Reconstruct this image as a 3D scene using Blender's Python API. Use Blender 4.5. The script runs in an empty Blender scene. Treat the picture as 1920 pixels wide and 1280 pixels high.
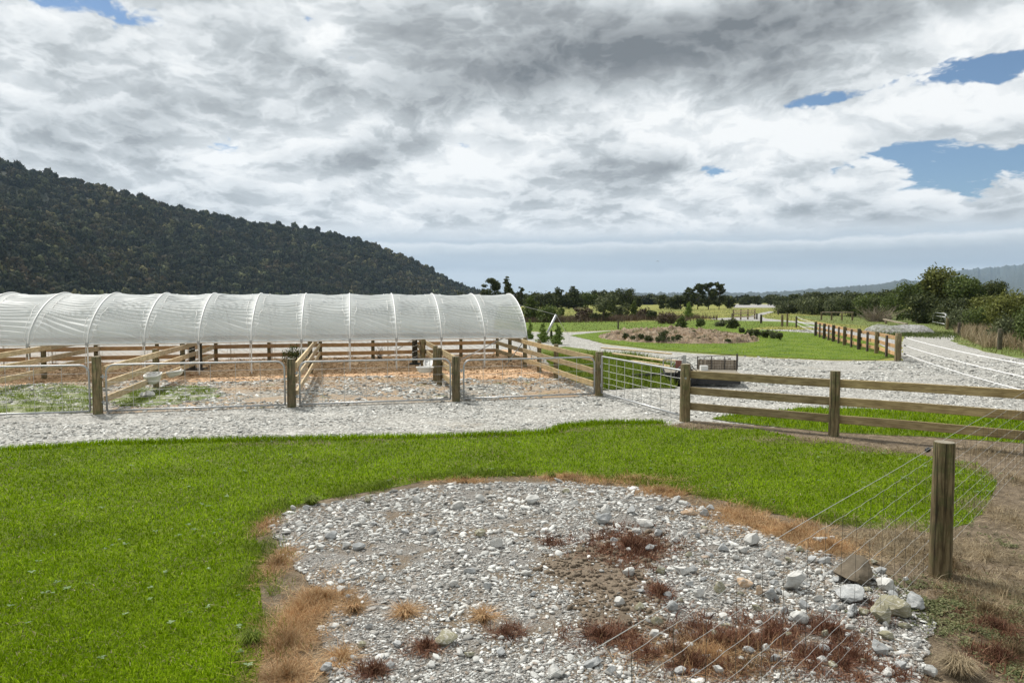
import bpy, bmesh, math, random
import numpy as np
from mathutils import Vector, Matrix, noise as mnoise
R = math.radians
rng = np.random.default_rng(7)
random.seed(7)
S = bpy.context.scene
COL = S.collection

# ------------------------------------------------------------------ camera
F = 1332.0; CH = 2.4; HY = 562.0
PITCH = math.atan((640-HY)/F)
cd = bpy.data.cameras.new('camera'); cam = bpy.data.objects.new('camera', cd); COL.objects.link(cam)
cam.location = (0, 0, CH); cam.rotation_euler = (R(90)-PITCH, 0, 0)
cd.sensor_width = 36; cd.lens = 36*F/1920; cd.clip_start = 0.05; cd.clip_end = 30000
S.camera = cam
cp, sp = math.cos(PITCH), math.sin(PITCH)
def ray(x, y):
    a, b = (x-960)/F, (640-y)/F
    return Vector((a, cp+b*sp, -sp+b*cp))
def P(x, y, z=0.0):
    d = ray(x, y); t = (z-CH)/d.z
    return Vector((d.x*t, d.y*t, z))
def at_dist(x, y, Y):            # point on the pixel's ray at ground distance Y
    d = ray(x, y); t = Y/d.y
    return Vector((d.x*t, Y, CH+d.z*t))
def top_z(y, Y, x=960):
    return at_dist(x, y, Y).z

# ------------------------------------------------------------------ mesh helpers
def tag(o, label=None, cat=None, group=None, kind=None):
    if label: o['label'] = label
    if cat: o['category'] = cat
    if group: o['group'] = group
    if kind: o['kind'] = kind
    return o
def root(name, loc, label, cat, group=None):
    o = bpy.data.objects.new(name, None); COL.objects.link(o); o.location = loc
    o.empty_display_size = .1
    return tag(o, label, cat, group)
def attach(o, parent):
    if parent is not None:
        o.parent = parent
        if parent.type == 'EMPTY':
            o.matrix_parent_inverse = Matrix.Translation(parent.location).inverted()
        else:
            o.matrix_parent_inverse = parent.matrix_basis.inverted() if parent.parent is None else Matrix.Identity(4)
class MB:
    def __init__(s): s.v = []; s.f = []; s.n = 0
    def add(s, v, f):
        v = np.asarray(v, dtype=np.float32).reshape(-1, 3)
        s.v.append(v)
        for q in f: s.f.append([i+s.n for i in q])
        s.n += len(v)
    def box(s, c, hx, hy, hz, rot=None):
        v = np.array([[x, y, z] for x in (-hx, hx) for y in (-hy, hy) for z in (-hz, hz)])
        if rot is not None: v = v @ np.array(rot.to_3x3()).T
        s.add(v+np.array(c), [(0,1,3,2),(4,6,7,5),(0,4,5,1),(2,3,7,6),(0,2,6,4),(1,5,7,3)])
    def bar(s, a, b, w, h):      # box from a to b, width w (horizontal), height h
        a, b = Vector(a), Vector(b); d = b-a; L = d.length; d.normalize()
        side = d.cross(Vector((0,0,1)))
        if side.length < 1e-3: side = Vector((1,0,0))
        side.normalize(); up = side.cross(d)
        m = Matrix((d, side, up)).transposed()
        s.box((a+b)/2, L/2, w/2, h/2, m)
    def tube(s, pts, r, n=8, cap=True, r2=None):
        pts = [Vector(p) for p in pts]; k = len(pts)
        vs = []; prev = None
        for i, p in enumerate(pts):
            t = (pts[min(i+1, k-1)]-pts[max(i-1, 0)]).normalized()
            if prev is None:
                a = t.cross(Vector((0,0,1)))
                if a.length < .05: a = t.cross(Vector((1,0,0)))
            else: a = prev-t*prev.dot(t)
            a.normalize(); prev = a; b = t.cross(a)
            rr = r if r2 is None else r+(r2-r)*i/(k-1)
            for j in range(n):
                q = 2*math.pi*j/n
                vs.append(p+(a*math.cos(q)+b*math.sin(q))*rr)
        f = [(i*n+j, i*n+(j+1) % n, (i+1)*n+(j+1) % n, (i+1)*n+j) for i in range(k-1) for j in range(n)]
        if cap: f += [tuple(range(n))[::-1], tuple((k-1)*n+j for j in range(n))]
        s.add([tuple(v) for v in vs], f)
    def build(s, name, mat, parent=None, smooth=False):
        v = np.concatenate(s.v) if s.v else np.zeros((0, 3))
        me = bpy.data.meshes.new(name); me.from_pydata(v.tolist(), [], s.f); me.update()
        return link(name, me, mat, parent, smooth)
def link(name, me, mat, parent=None, smooth=False):
    if mat: me.materials.append(mat)
    if smooth: me.polygons.foreach_set('use_smooth', [True]*len(me.polygons))
    o = bpy.data.objects.new(name, me); COL.objects.link(o); attach(o, parent)
    return o
def np_mesh(name, V, T, mat, parent=None, smooth=False):   # V (n,3), T (m,k)
    me = bpy.data.meshes.new(name)
    k = T.shape[1]
    me.vertices.add(len(V)); me.vertices.foreach_set('co', V.astype(np.float32).ravel())
    me.loops.add(T.size); me.loops.foreach_set('vertex_index', T.astype(np.int32).ravel())
    me.polygons.add(len(T)); me.polygons.foreach_set('loop_start', np.arange(0, T.size, k, dtype=np.int32))
    me.polygons.foreach_set('loop_total', np.full(len(T), k, dtype=np.int32))
    me.update(calc_edges=True)
    return link(name, me, mat, parent, smooth)

def sharpen(me, ang=24):
    bm = bmesh.new(); bm.from_mesh(me)
    for e in bm.edges:
        if len(e.link_faces) == 2 and e.calc_face_angle(0) > R(ang): e.smooth = False
    bm.to_mesh(me); bm.free()
# ------------------------------------------------------------------ materials
class NT:
    def __init__(s, tree): s.t = tree; tree.nodes.clear()
    def n(s, typ, **kw):
        nd = s.t.nodes.new(typ)
        for k, v in kw.items():
            if k.startswith('i_'):
                key = k[2:]; key = int(key) if key.isdigit() else key.replace('_', ' ')
                nd.inputs[key].default_value = v
            else: setattr(nd, k, v)
        return nd
    def l(s, a, b): s.t.links.new(a, b)
    def math(s, op, a, b=None, clamp=False):
        nd = s.n('ShaderNodeMath', operation=op); nd.use_clamp = clamp
        for i, q in enumerate((a, b)):
            if q is None: continue
            if isinstance(q, (int, float)): nd.inputs[i].default_value = q
            else: s.l(q, nd.inputs[i])
        return nd.outputs[0]
    def vmath(s, op, a, b=None, out=0):
        nd = s.n('ShaderNodeVectorMath', operation=op)
        for i, q in enumerate((a, b)):
            if q is None: continue
            if isinstance(q, (tuple, list)): nd.inputs[i].default_value = q
            else: s.l(q, nd.inputs[i])
        return nd.outputs[out]
    def ramp(s, fac, stops, interp='LINEAR'):
        nd = s.n('ShaderNodeValToRGB'); e = nd.color_ramp.elements; nd.color_ramp.interpolation = interp
        while len(e) < len(stops): e.new(.5)
        for q, (p, c) in zip(e, stops):
            q.position = p; q.color = (*c, 1) if len(c) == 3 else c
        s.l(fac, nd.inputs[0]); return nd.outputs[0]
    def noise(s, vec, scale, detail=4, rough=.55, dist=0):
        nd = s.n('ShaderNodeTexNoise'); nd.inputs['Scale'].default_value = scale
        nd.inputs['Detail'].default_value = detail; nd.inputs['Roughness'].default_value = rough
        nd.inputs['Distortion'].default_value = dist
        if vec is not None: s.l(vec, nd.inputs['Vector'])
        return nd.outputs[0]
    def mix(s, fac, a, b, typ='MIX'):
        nd = s.n('ShaderNodeMix', data_type='RGBA', blend_type=typ)
        for i, q in ((0, fac), (6, a), (7, b)):
            if isinstance(q, (int, float)): nd.inputs[i].default_value = q
            elif isinstance(q, tuple): nd.inputs[i].default_value = (*q, 1)
            else: s.l(q, nd.inputs[i])
        return nd.outputs[2]
    def scale(s, vec, sx, sy, sz):
        m = s.n('ShaderNodeMapping'); m.inputs['Scale'].default_value = (sx, sy, sz); s.l(vec, m.inputs[0]); return m.outputs[0]
def new_mat(name):
    m = bpy.data.materials.new(name); m.use_nodes = True; return m, NT(m.node_tree)
def finish(nt, color, rough=.8, bump=None, bstr=.3, bdist=.01, metal=0, spec=.3, trans=0):
    b = nt.n('ShaderNodeBsdfPrincipled'); o = nt.n('ShaderNodeOutputMaterial')
    if isinstance(color, tuple): b.inputs['Base Color'].default_value = (*color, 1)
    else: nt.l(color, b.inputs['Base Color'])
    if isinstance(rough, (int, float)): b.inputs['Roughness'].default_value = rough
    else: nt.l(rough, b.inputs['Roughness'])
    b.inputs['Metallic'].default_value = metal; b.inputs['Specular IOR Level'].default_value = spec
    if bump is not None:
        bn = nt.n('ShaderNodeBump'); bn.inputs['Strength'].default_value = bstr; bn.inputs['Distance'].default_value = bdist
        nt.l(bump, bn.inputs['Height']); nt.l(bn.outputs[0], b.inputs['Normal'])
    sh = b.outputs[0]
    if trans:
        t = nt.n('ShaderNodeBsdfTranslucent')
        if isinstance(color, tuple): t.inputs[0].default_value = (*color, 1)
        else: nt.l(color, t.inputs[0])
        mx = nt.n('ShaderNodeMixShader'); mx.inputs[0].default_value = trans
        nt.l(sh, mx.inputs[1]); nt.l(t.outputs[0], mx.inputs[2]); sh = mx.outputs[0]
    nt.l(sh, o.inputs[0])
def coords(nt, kind='Object'): return nt.n('ShaderNodeTexCoord').outputs[kind]

def ground_mat(name, stops, scale, stops2=None, scale2=None, fine=60, bump=.4, bdist=.02, fac2=.5, rough=.95):
    m, nt = new_mat(name); c = coords(nt)
    a = nt.noise(c, scale, 6, .65)
    col = nt.ramp(a, stops)
    f = nt.noise(c, fine, 5, .7)
    if stops2:
        b = nt.noise(c, scale2 or fine, 5, .7)
        msk = nt.ramp(b, stops2)
        col = nt.mix(fac2, col, msk, 'MULTIPLY' if False else 'OVERLAY')
    g = nt.ramp(f, [(.3, (.6, .6, .6)), (.7, (1.3, 1.3, 1.3))])
    col = nt.mix(1, col, g, 'MULTIPLY')
    finish(nt, col, rough, f, bump, bdist); return m

def gravel_mat(name, base, tint=(.20,.15,.10), scale=22, tint_lo=.62, tint_hi=.75, patch=.35, green=None):
    m, nt = new_mat(name); c = coords(nt)
    w = nt.scale(c, 1, 1, 1)
    def vor(sc):
        v = nt.n('ShaderNodeTexVoronoi'); v.inputs['Scale'].default_value = sc; nt.l(w, v.inputs['Vector']); return v
    v1, v2 = vor(scale), vor(scale*.38)
    h = nt.n('ShaderNodeSeparateColor'); nt.l(v1.outputs['Color'], h.inputs[0])
    h2 = nt.n('ShaderNodeSeparateColor'); nt.l(v2.outputs['Color'], h2.inputs[0])
    k = [tuple(q*s for q in base) for s in (.3, .75, 1, 1.4)]
    col = nt.ramp(h.outputs[0], [(0, k[0]), (.3, k[1]), (.7, k[2]), (1, k[3])])
    col2 = nt.ramp(h2.outputs[1], [(0, k[1]), (.5, k[2]), (1, k[3])])
    col = nt.mix(.4, col, col2)
    gap = nt.ramp(v1.outputs['Distance'], [(.25, (1,1,1)), (.75, (.35,.33,.3))])
    col = nt.mix(.75, col, gap, 'MULTIPLY')
    n = nt.noise(c, patch, 7, .68)
    f = nt.ramp(n, [(tint_lo, (0,0,0)), (tint_hi, (1,1,1))])
    col = nt.mix(f, col, tint)
    if green:
        n2 = nt.noise(c, patch*1.7, 7, .72, .4)
        col = nt.mix(nt.ramp(n2, [(green[3], (0,0,0)), (green[3]+.07, (1,1,1))]), col, green[:3])
    col = nt.mix(.8, col, nt.ramp(nt.noise(c, scale*1.1, 4, .75), [(.32, (.5,.48,.45)), (.65, (1.35,1.35,1.35))]), 'MULTIPLY')
    n3 = nt.noise(c, .9, 4, .6)
    col = nt.mix(.5, col, nt.ramp(n3, [(.3, (.7,.68,.65)), (.7, (1.15,1.15,1.15))]), 'MULTIPLY')
    hh = nt.math('SUBTRACT', 1.0, v1.outputs['Distance'])
    finish(nt, col, .9, hh, .6, .03); return m

def wood_mat(name, c1, c2, c3, stain=.5, moss=None, axis='x'):
    m, nt = new_mat(name); c = coords(nt)
    sc = (1.2, 14, 14) if axis == 'x' else (14, 14, 1.2)
    g = nt.noise(nt.scale(c, *sc), 3, 6, .65, .5)
    col = nt.ramp(g, [(.33, tuple(q*.8 for q in c1)), (.5, c2), (.67, tuple(q*1.1 for q in c3))])
    n = nt.noise(c, 2.3, 5, .6)
    col = nt.mix(stain, col, nt.ramp(n, [(.3, (.55,.5,.45)), (.65, (1.1,1.1,1.1))]), 'MULTIPLY')
    if moss: col = nt.mix(nt.ramp(nt.noise(c, 5, 6, .7), [(.48, (0,0,0)), (.68, (1,1,1))]), col, moss)
    vk = nt.n('ShaderNodeTexVoronoi'); vk.inputs['Scale'].default_value = 2.2; nt.l(nt.scale(c, 1.3, 3.2, 3.2) if axis == 'x' else nt.scale(c, 3, 3, 1.3), vk.inputs['Vector'])
    col = nt.mix(.7, col, nt.ramp(vk.outputs['Distance'], [(.03, (.4,.33,.28)), (.09, (1,1,1))]), 'MULTIPLY')
    if axis == 'z':
        ck = nt.noise(nt.scale(c, 26, 26, .7), 1.6, 3, .5, .3)
        col = nt.mix(.85, col, nt.ramp(ck, [(.36, (.22,.2,.17)), (.43, (1,1,1))]), 'MULTIPLY')
        gn = nt.n('ShaderNodeNewGeometry'); gx = nt.n('ShaderNodeSeparateXYZ'); nt.l(gn.outputs['True Normal'], gx.inputs[0])
        eg = nt.mix(.6, (.30,.27,.21), nt.ramp(nt.noise(c, 40, 4, .7), [(.35, (.4,.4,.38)), (.7, (1.3,1.3,1.25))]), 'MULTIPLY')
        col = nt.mix(nt.ramp(gx.outputs[2], [(.8, (0,0,0)), (.9, (1,1,1))]), col, eg)
    oi = nt.n('ShaderNodeObjectInfo')
    col = nt.mix(1, col, nt.ramp(oi.outputs['Random'], [(0, (.78,.78,.8)), (1, (1.18,1.16,1.1))]), 'MULTIPLY')
    finish(nt, col, .85, g, .5, .01); return m

def leaf_mat(name, c1, c2, c3, trans=.25, scale=.6, rough=.6, spec=.12):
    m, nt = new_mat(name)
    g = nt.n('ShaderNodeNewGeometry'); c = coords(nt)
    r = g.outputs['Random Per Island']
    col = nt.ramp(r, [(0, c1), (.5, c2), (1, c3)])
    n = nt.noise(c, scale, 4, .6)
    col = nt.mix(.8, col, nt.ramp(n, [(.3, (.6,.62,.6)), (.7, (1.3,1.28,1.2))]), 'MULTIPLY')
    finish(nt, col, rough, spec=spec, trans=trans); return m

def plain_mat(name, c, rough=.5, metal=0, var=.15, scale=8, spec=.4, bump=.1):
    m, nt = new_mat(name); co = coords(nt)
    n = nt.noise(co, scale, 5, .6)
    col = nt.ramp(n, [(.3, tuple(q*(1-var) for q in c)), (.7, tuple(q*(1+var) for q in c))])
    finish(nt, col, rough, n, bump, .01, metal, spec); return m

def stone_mat(name, stops, sc=14, vein=True):
    m, nt = new_mat(name); c = coords(nt)
    g = nt.n('ShaderNodeNewGeometry')
    col = nt.ramp(g.outputs['Random Per Island'], stops)
    n = nt.noise(c, sc, 6, .7)
    col = nt.mix(.7, col, nt.ramp(n, [(.3, (.52,.50,.46)), (.5, (.9,.9,.88)), (.68, (1.2,1.2,1.18))]), 'MULTIPLY')
    if vein:
        n2 = nt.noise(nt.scale(c, 1, 1, 5), sc*.5, 3, .5, 1.5)
        col = nt.mix(nt.ramp(n2, [(.47, (0,0,0)), (.5, (.5,.5,.5)), (.53, (0,0,0))]), col, (.62,.61,.58))
    finish(nt, col, .85, n, .6, .015); return m

M = {}
M['gravel'] = gravel_mat('gravel_surface', (.50,.50,.47), (.27,.23,.17), 20, .60, .76, .5)
M['gravel_pen'] = gravel_mat('pen_gravel', (.42,.405,.36), (.31,.23,.15), 16, .40, .56, .45, (.085,.13,.03,.60))
M['gravel_patch'] = gravel_mat('patch_gravel', (.33,.32,.30), (.19,.15,.105), 70, .46, .60, 1.3)
M['gravel_far'] = gravel_mat('track_gravel', (.47,.47,.46), (.19,.18,.11), 9, .56, .68, .22)
M['gravel_heap'] = gravel_mat('heap_gravel', (.34,.345,.34), (.13,.15,.07), 7, .50, .64, .35)
M['soil'] = ground_mat('brown_silt', [(.3, (.12,.09,.06)), (.7, (.27,.215,.155))], 9, fine=70, bump=.8, bdist=.02)
M['lawn'] = ground_mat('lawn_soil', [(.3, (.06,.09,.005)), (.7, (.13,.17,.012))], 1.2, fine=50)
M['lawn_far'] = ground_mat('lawn_turf', [(.3, (.06,.105,.005)), (.5, (.105,.165,.008)), (.7, (.16,.20,.02))], .8, fine=16, bump=.6, bdist=.05)
M['paddock'] = ground_mat('paddock_turf', [(.3, (.10,.13,.025)), (.45, (.17,.19,.035)), (.6, (.26,.24,.05)), (.75, (.25,.18,.09))], .09, fine=7, bump=.6, bdist=.08)
M['rough'] = ground_mat('rough_turf', [(.3, (.07,.11,.02)), (.5, (.13,.17,.035)), (.7, (.21,.19,.085))], .35, fine=9, bump=.6, bdist=.08)
M['penturf'] = ground_mat('thin_turf', [(.35, (.08,.13,.02)), (.5, (.16,.19,.06)), (.6, (.34,.32,.27)), (.75, (.45,.44,.41))], 2.2, fine=14, bump=.7, bdist=.03)
M['post_brown'] = wood_mat('brown_post', (.075,.055,.028), (.155,.12,.062), (.25,.20,.115), .8, (.085,.095,.035), 'z')
M['drysoil'] = ground_mat('dry_soil', [(.3, (.09,.068,.042)), (.5, (.17,.13,.085)), (.7, (.28,.22,.15))], 6, fine=55, bump=.8, bdist=.03)
M['chips'] = ground_mat('woodchip', [(.3, (.44,.25,.12)), (.5, (.62,.40,.23)), (.7, (.72,.54,.36))], 1.1, fine=22, bump=1, bdist=.05)
M['mulch'] = ground_mat('mulch', [(.3, (.10,.07,.042)), (.5, (.27,.20,.135)), (.7, (.44,.36,.27))], 1.3, fine=5, bump=1, bdist=.15)
M['grass'] = leaf_mat('grass_blade', (.075,.13,.004), (.172,.295,.002), (.37,.50,.03), .42, .8, 1.0, 0.0)
M['grass_dark'] = leaf_mat('long_grass_blade', (.06,.10,.006), (.14,.20,.014), (.28,.34,.07), .4, 2)
M['straw'] = leaf_mat('dry_grass_blade', (.30,.16,.075), (.46,.285,.145), (.60,.44,.26), .2, 3)
M['hay'] = leaf_mat('pale_grass_blade', (.20,.15,.09), (.33,.26,.17), (.48,.40,.28), .2, 3)
M['brownweed'] = leaf_mat('brown_weed', (.09,.06,.035), (.17,.12,.065), (.28,.21,.12), .2, 3)
M['redweed'] = leaf_mat('red_weed', (.07,.03,.02), (.15,.065,.042), (.32,.19,.12), .15, 3)
M['clover'] = leaf_mat('clover_leaf', (.05,.06,.02), (.12,.135,.055), (.25,.25,.14), .2, 3)
M['weedleaf'] = leaf_mat('broad_weed_leaf', (.10,.17,.05), (.16,.24,.10), (.26,.33,.19), .2, 3)
M['post'] = wood_mat('weathered_post', (.12,.095,.055), (.20,.16,.09), (.29,.235,.14), .7, (.10,.115,.05), 'z')
M['post_dark'] = wood_mat('dark_post', (.05,.045,.035), (.09,.08,.06), (.14,.12,.09), .7, (.09,.10,.06), 'z')
M['rail'] = wood_mat('weathered_rail', (.25,.19,.095), (.36,.28,.15), (.46,.37,.21), .6)
M['rail_new'] = wood_mat('pale_pine_rail', (.45,.345,.20), (.57,.45,.28), (.68,.58,.40), .5)
M['rail_orange'] = wood_mat('fresh_pine_rail', (.40,.23,.11), (.50,.31,.16), (.58,.39,.22), .5)
M['steel'] = plain_mat('galvanised_steel', (.42,.43,.43), .45, .6, .15, 12)
M['wire'] = plain_mat('fence_wire', (.50,.50,.48), .5, .5, .1, 10)
M['wire_dark'] = plain_mat('stay_wire', (.10,.09,.08), .6, .3, .1, 10)
M['white'] = plain_mat('white_plastic', (.78,.78,.75), .45, 0, .08, 6)
M['tape'] = plain_mat('white_tape', (.8,.8,.8), .6, 0, .05, 6)
M['black'] = plain_mat('black_rubber', (.03,.03,.03), .6, 0, .3, 9)
M['bark'] = wood_mat('tree_bark', (.07,.055,.04), (.12,.10,.08), (.18,.15,.12), .6, None, 'z')
M['rust'] = plain_mat('faded_red_paint', (.22,.09,.07), .7, .1, .3, 9)
M['deadwood'] = wood_mat('grey_deadwood', (.2,.16,.12), (.3,.25,.2), (.4,.35,.29), .4, None, 'z')
ST = [(0, (.12,.115,.105)), (.15, (.24,.235,.22)), (.35, (.34,.335,.315)), (.42, (.33,.26,.20)), (.5, (.38,.38,.365)), (.5, (.42,.42,.40)), (.75, (.54,.54,.515)), (1, (.78,.775,.74))]
M['stones'] = stone_mat('river_stone', ST, 30)
M['stones_yard'] = stone_mat('yard_stone', [(0, (.13,.13,.12)), (.3, (.36,.36,.34)), (.6, (.53,.53,.50)), (1, (.78,.78,.74))], 10, False)
M['rock_pale'] = stone_mat('pale_rock', [(0, (.46,.46,.44)), (1, (.58,.57,.54))], 12)
M['rock_grey'] = stone_mat('grey_rock', [(0, (.28,.29,.29)), (1, (.44,.45,.45))], 12)
M['rock_brown'] = stone_mat('muddy_rock', [(0, (.13,.105,.075)), (1, (.19,.155,.11))], 12, False)
M['rock_green'] = stone_mat('mossy_rock', [(0, (.22,.21,.14)), (1, (.30,.28,.19))], 12)
M['rock_orange'] = stone_mat('rusty_rock', [(0, (.42,.30,.2)), (1, (.5,.36,.24))], 12)
LF = {
 'dark': leaf_mat('dark_foliage', (.03,.042,.017), (.065,.082,.03), (.125,.14,.055), .2, .5),
 'mid': leaf_mat('green_foliage', (.045,.07,.02), (.10,.135,.038), (.18,.22,.07), .25, .5),
 'grey': leaf_mat('greygreen_foliage', (.055,.07,.04), (.11,.13,.065), (.20,.22,.11), .25, .6),
 'lime': leaf_mat('lime_foliage', (.09,.15,.03), (.17,.25,.055), (.28,.36,.11), .3, .6),
 'brown': leaf_mat('brown_foliage', (.07,.048,.035), (.12,.085,.06), (.19,.145,.10), .1, .6),
 'olive': leaf_mat('olive_foliage', (.075,.085,.025), (.14,.155,.04), (.23,.24,.075), .25, .5)}
def forest_mat():
    m, nt = new_mat('forest_canopy'); c = coords(nt)
    g = nt.n('ShaderNodeNewGeometry')
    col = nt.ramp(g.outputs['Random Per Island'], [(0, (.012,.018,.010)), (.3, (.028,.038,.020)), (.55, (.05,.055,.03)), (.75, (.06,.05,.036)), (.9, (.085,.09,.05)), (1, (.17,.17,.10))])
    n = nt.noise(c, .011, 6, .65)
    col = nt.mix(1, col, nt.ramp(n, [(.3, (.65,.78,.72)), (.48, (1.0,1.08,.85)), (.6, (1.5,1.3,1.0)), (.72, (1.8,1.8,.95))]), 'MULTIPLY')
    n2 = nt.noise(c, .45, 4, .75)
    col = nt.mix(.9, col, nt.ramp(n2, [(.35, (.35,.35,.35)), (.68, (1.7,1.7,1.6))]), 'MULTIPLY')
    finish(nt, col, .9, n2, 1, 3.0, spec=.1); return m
M['forest'] = forest_mat()
M['hill'] = ground_mat('hill_floor', [(.3, (.025,.032,.015)), (.7, (.055,.06,.03))], .02, fine=.2, bump=1, bdist=4)
M['ridge'] = ground_mat('ridge_forest', [(.3, (.022,.03,.016)), (.7, (.06,.068,.04))], .012, fine=.08, bump=1, bdist=10)

def cover_mat():
    m, nt = new_mat('white_cover'); c = coords(nt)
    d = nt.n('ShaderNodeBsdfDiffuse'); d.inputs[0].default_value = (.68,.735,.745, 1)
    t = nt.n('ShaderNodeBsdfTranslucent'); t.inputs[0].default_value = (.76,.80,.81, 1)
    g = nt.n('ShaderNodeBsdfGlossy'); g.inputs['Roughness'].default_value = .4; g.inputs[0].default_value = (.8,.8,.8,1)
    tr = nt.n('ShaderNodeBsdfTransparent'); tr.inputs[0].default_value = (.92,.95,.95, 1)
    n = nt.noise(nt.scale(c, 1, 1, 1), 1.1, 4, .6)
    bn = nt.n('ShaderNodeBump'); bn.inputs['Strength'].default_value = .3; bn.inputs['Distance'].default_value = .03
    nt.l(n, bn.inputs['Height'])
    for q in (d, t, g): nt.l(bn.outputs[0], q.inputs['Normal'])
    a = nt.n('ShaderNodeMixShader'); a.inputs[0].default_value = .46; nt.l(d.outputs[0], a.inputs[1]); nt.l(t.outputs[0], a.inputs[2])
    b = nt.n('ShaderNodeMixShader'); b.inputs[0].default_value = .02; nt.l(a.outputs[0], b.inputs[1]); nt.l(g.outputs[0], b.inputs[2])
    e = nt.n('ShaderNodeMixShader'); e.inputs[0].default_value = .15; nt.l(b.outputs[0], e.inputs[1]); nt.l(tr.outputs[0], e.inputs[2])
    o = nt.n('ShaderNodeOutputMaterial'); nt.l(e.outputs[0], o.inputs[0]); return m
M['cover'] = cover_mat()

# ------------------------------------------------------------------ world, sun, view
SUN_EL, SUN_AZ = 52, -40      # azimuth from +Y towards +X
def build_world():
    w = bpy.data.worlds.new('World'); S.world = w; w.use_nodes = True
    nt = NT(w.node_tree)
    sky = nt.n('ShaderNodeTexSky', sky_type='NISHITA'); sky.sun_disc = False
    sky.sun_elevation = R(SUN_EL); sky.sun_rotation = R(SUN_AZ); sky.air_density = 1.0; sky.dust_density = .3; sky.ozone_density = 2.5
    d = coords(nt, 'Generated')
    sx = nt.n('ShaderNodeSeparateXYZ'); nt.l(d, sx.inputs[0]); x, y, z = sx.outputs
    az = nt.math('ARCTAN2', x, y); el = nt.math('ARCSINE', z)
    zz = nt.math('ADD', nt.math('MAXIMUM', z, 0.0), .30)
    cx = nt.n('ShaderNodeCombineXYZ'); nt.l(nt.math('DIVIDE', x, zz), cx.inputs[0]); nt.l(nt.math('DIVIDE', y, zz), cx.inputs[1])
    p = cx.outputs[0]
    wn = nt.n('ShaderNodeTexNoise'); wn.inputs['Scale'].default_value = 1.9; wn.inputs['Detail'].default_value = 6; wn.inputs['Roughness'].default_value = .6; nt.l(p, wn.inputs['Vector'])
    wc = nt.vmath('SUBTRACT', wn.outputs['Color'], (.5,.5,.5))
    ae = nt.n('ShaderNodeCombineXYZ'); nt.l(az, ae.inputs[0]); nt.l(el, ae.inputs[1])
    q = nt.vmath('ADD', ae.outputs[0], nt.vmath('MULTIPLY', wc, (.26, .13, 0)))
    def blob(px, py, wx, wy, amp, src=None):
        r = ray(px, py).normalized(); a0, e0 = math.atan2(r.x, r.y), math.asin(r.z)
        v = nt.vmath('MULTIPLY', nt.vmath('SUBTRACT', src or q, (a0, e0, 0)), (F/wx, F/wy, 0))
        g = nt.math('POWER', 2.718, nt.math('MULTIPLY', nt.vmath('DOT_PRODUCT', v, v, 1), -1.0))
        return nt.math('MULTIPLY', g, amp)
    def total(lst):
        t = lst[0]
        for k in lst[1:]: t = nt.math('ADD', t, k)
        return t
    # cauliflower density: fractal noise plus inverted fractal cells
    pw = nt.vmath('ADD', p, nt.vmath('MULTIPLY', wc, (.34, .34, 0)))
    def dens_at(vec, det):
        a = nt.noise(vec, 2.9, det, .58)
        v = nt.n('ShaderNodeTexVoronoi', voronoi_dimensions='2D'); v.feature = 'SMOOTH_F1'; v.inputs['Smoothness'].default_value = .35; v.inputs['Scale'].default_value = 5.5; v.inputs['Detail'].default_value = 3.0 if det > 6 else 2.0
        v.inputs['Roughness'].default_value = .55; v.inputs['Lacunarity'].default_value = 2.3
        nt.l(vec, v.inputs['Vector'])
        return nt.math('ADD', nt.math('MULTIPLY', a, 1.0), nt.math('MULTIPLY', nt.math('SUBTRACT', .5, v.outputs['Distance']), .30))
    n1 = dens_at(pw, 9)
    n2 = dens_at(nt.vmath('MULTIPLY', pw, (.99, .972, 1)), 8)
    big = nt.noise(p, 1.1, 4, .55)
    hole = total([blob(1880, 285, 150, 40, .50), blob(1700, 140, 190, 24, .30), blob(1905, 125, 70, 26, .34), blob(1610, 150, 60, 20, .16), blob(230, 15, 110, 30, .46),
                  blob(1150, 383, 70, 9, .22), blob(1340, 322, 70, 14, .20), blob(1640, 305, 120, 12, .16), blob(1560, 90, 60, 16, .14), blob(560, 6, 60, 12, .2)])
    thick = total([blob(1000, 110, 340, 76, .50), blob(1330, 70, 250, 66, .30), blob(1610, 0, 300, 30, .38), blob(700, 285, 120, 36, .34), blob(1150, 340, 150, 28, .30),
                   blob(1870, 440, 130, 42, .46), blob(400, 190, 130, 46, .22), blob(120, 200, 170, 60, .22), blob(1480, 130, 110, 36, .22), blob(560, 120, 120, 46, .22), blob(150, 60, 200, 46, .16), blob(1500, 395, 160, 18, .2)])
    lightb = total([blob(1700, 215, 250, 40, .42), blob(1480, 262, 180, 34, .34), blob(900, 330, 120, 38, .34), blob(620, 50, 60, 40, .26), blob(300, 90, 160, 46, .20), blob(1250, 425, 560, 22, .26), blob(1560, 350, 220, 26, .28), blob(560, 390, 240, 50, .16), blob(1000, 235, 300, 26, .24)])
    dens = nt.math('SUBTRACT', nt.math('ADD', nt.math('MULTIPLY', nt.math('SUBTRACT', n1, .5), 2.0), 1.14), nt.math('MULTIPLY', hole, 1.85))
    mr = nt.n('ShaderNodeMapRange', interpolation_type='SMOOTHSTEP'); nt.l(dens, mr.inputs[0])
    mr.inputs[1].default_value = .24; mr.inputs[2].default_value = .46
    cov = mr.outputs[0]
    relief = nt.math('MULTIPLY', nt.math('SUBTRACT', n1, n2), RELIEF)
    relief = nt.math('MULTIPLY', nt.math('TANH', nt.math('MULTIPLY', relief, 3.0)), .24)
    dark = nt.math('ADD', nt.math('ADD', thick, nt.math('MULTIPLY', nt.math('SUBTRACT', n1, .5), 1.05)), nt.math('MULTIPLY', nt.math('SUBTRACT', big, .5), .7))
    dark = nt.math('SUBTRACT', dark, nt.math('MULTIPLY', lightb, .6))
    dk = nt.math('ADD', nt.math('SUBTRACT', dark, relief), .375)
    K = 6.1
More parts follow.
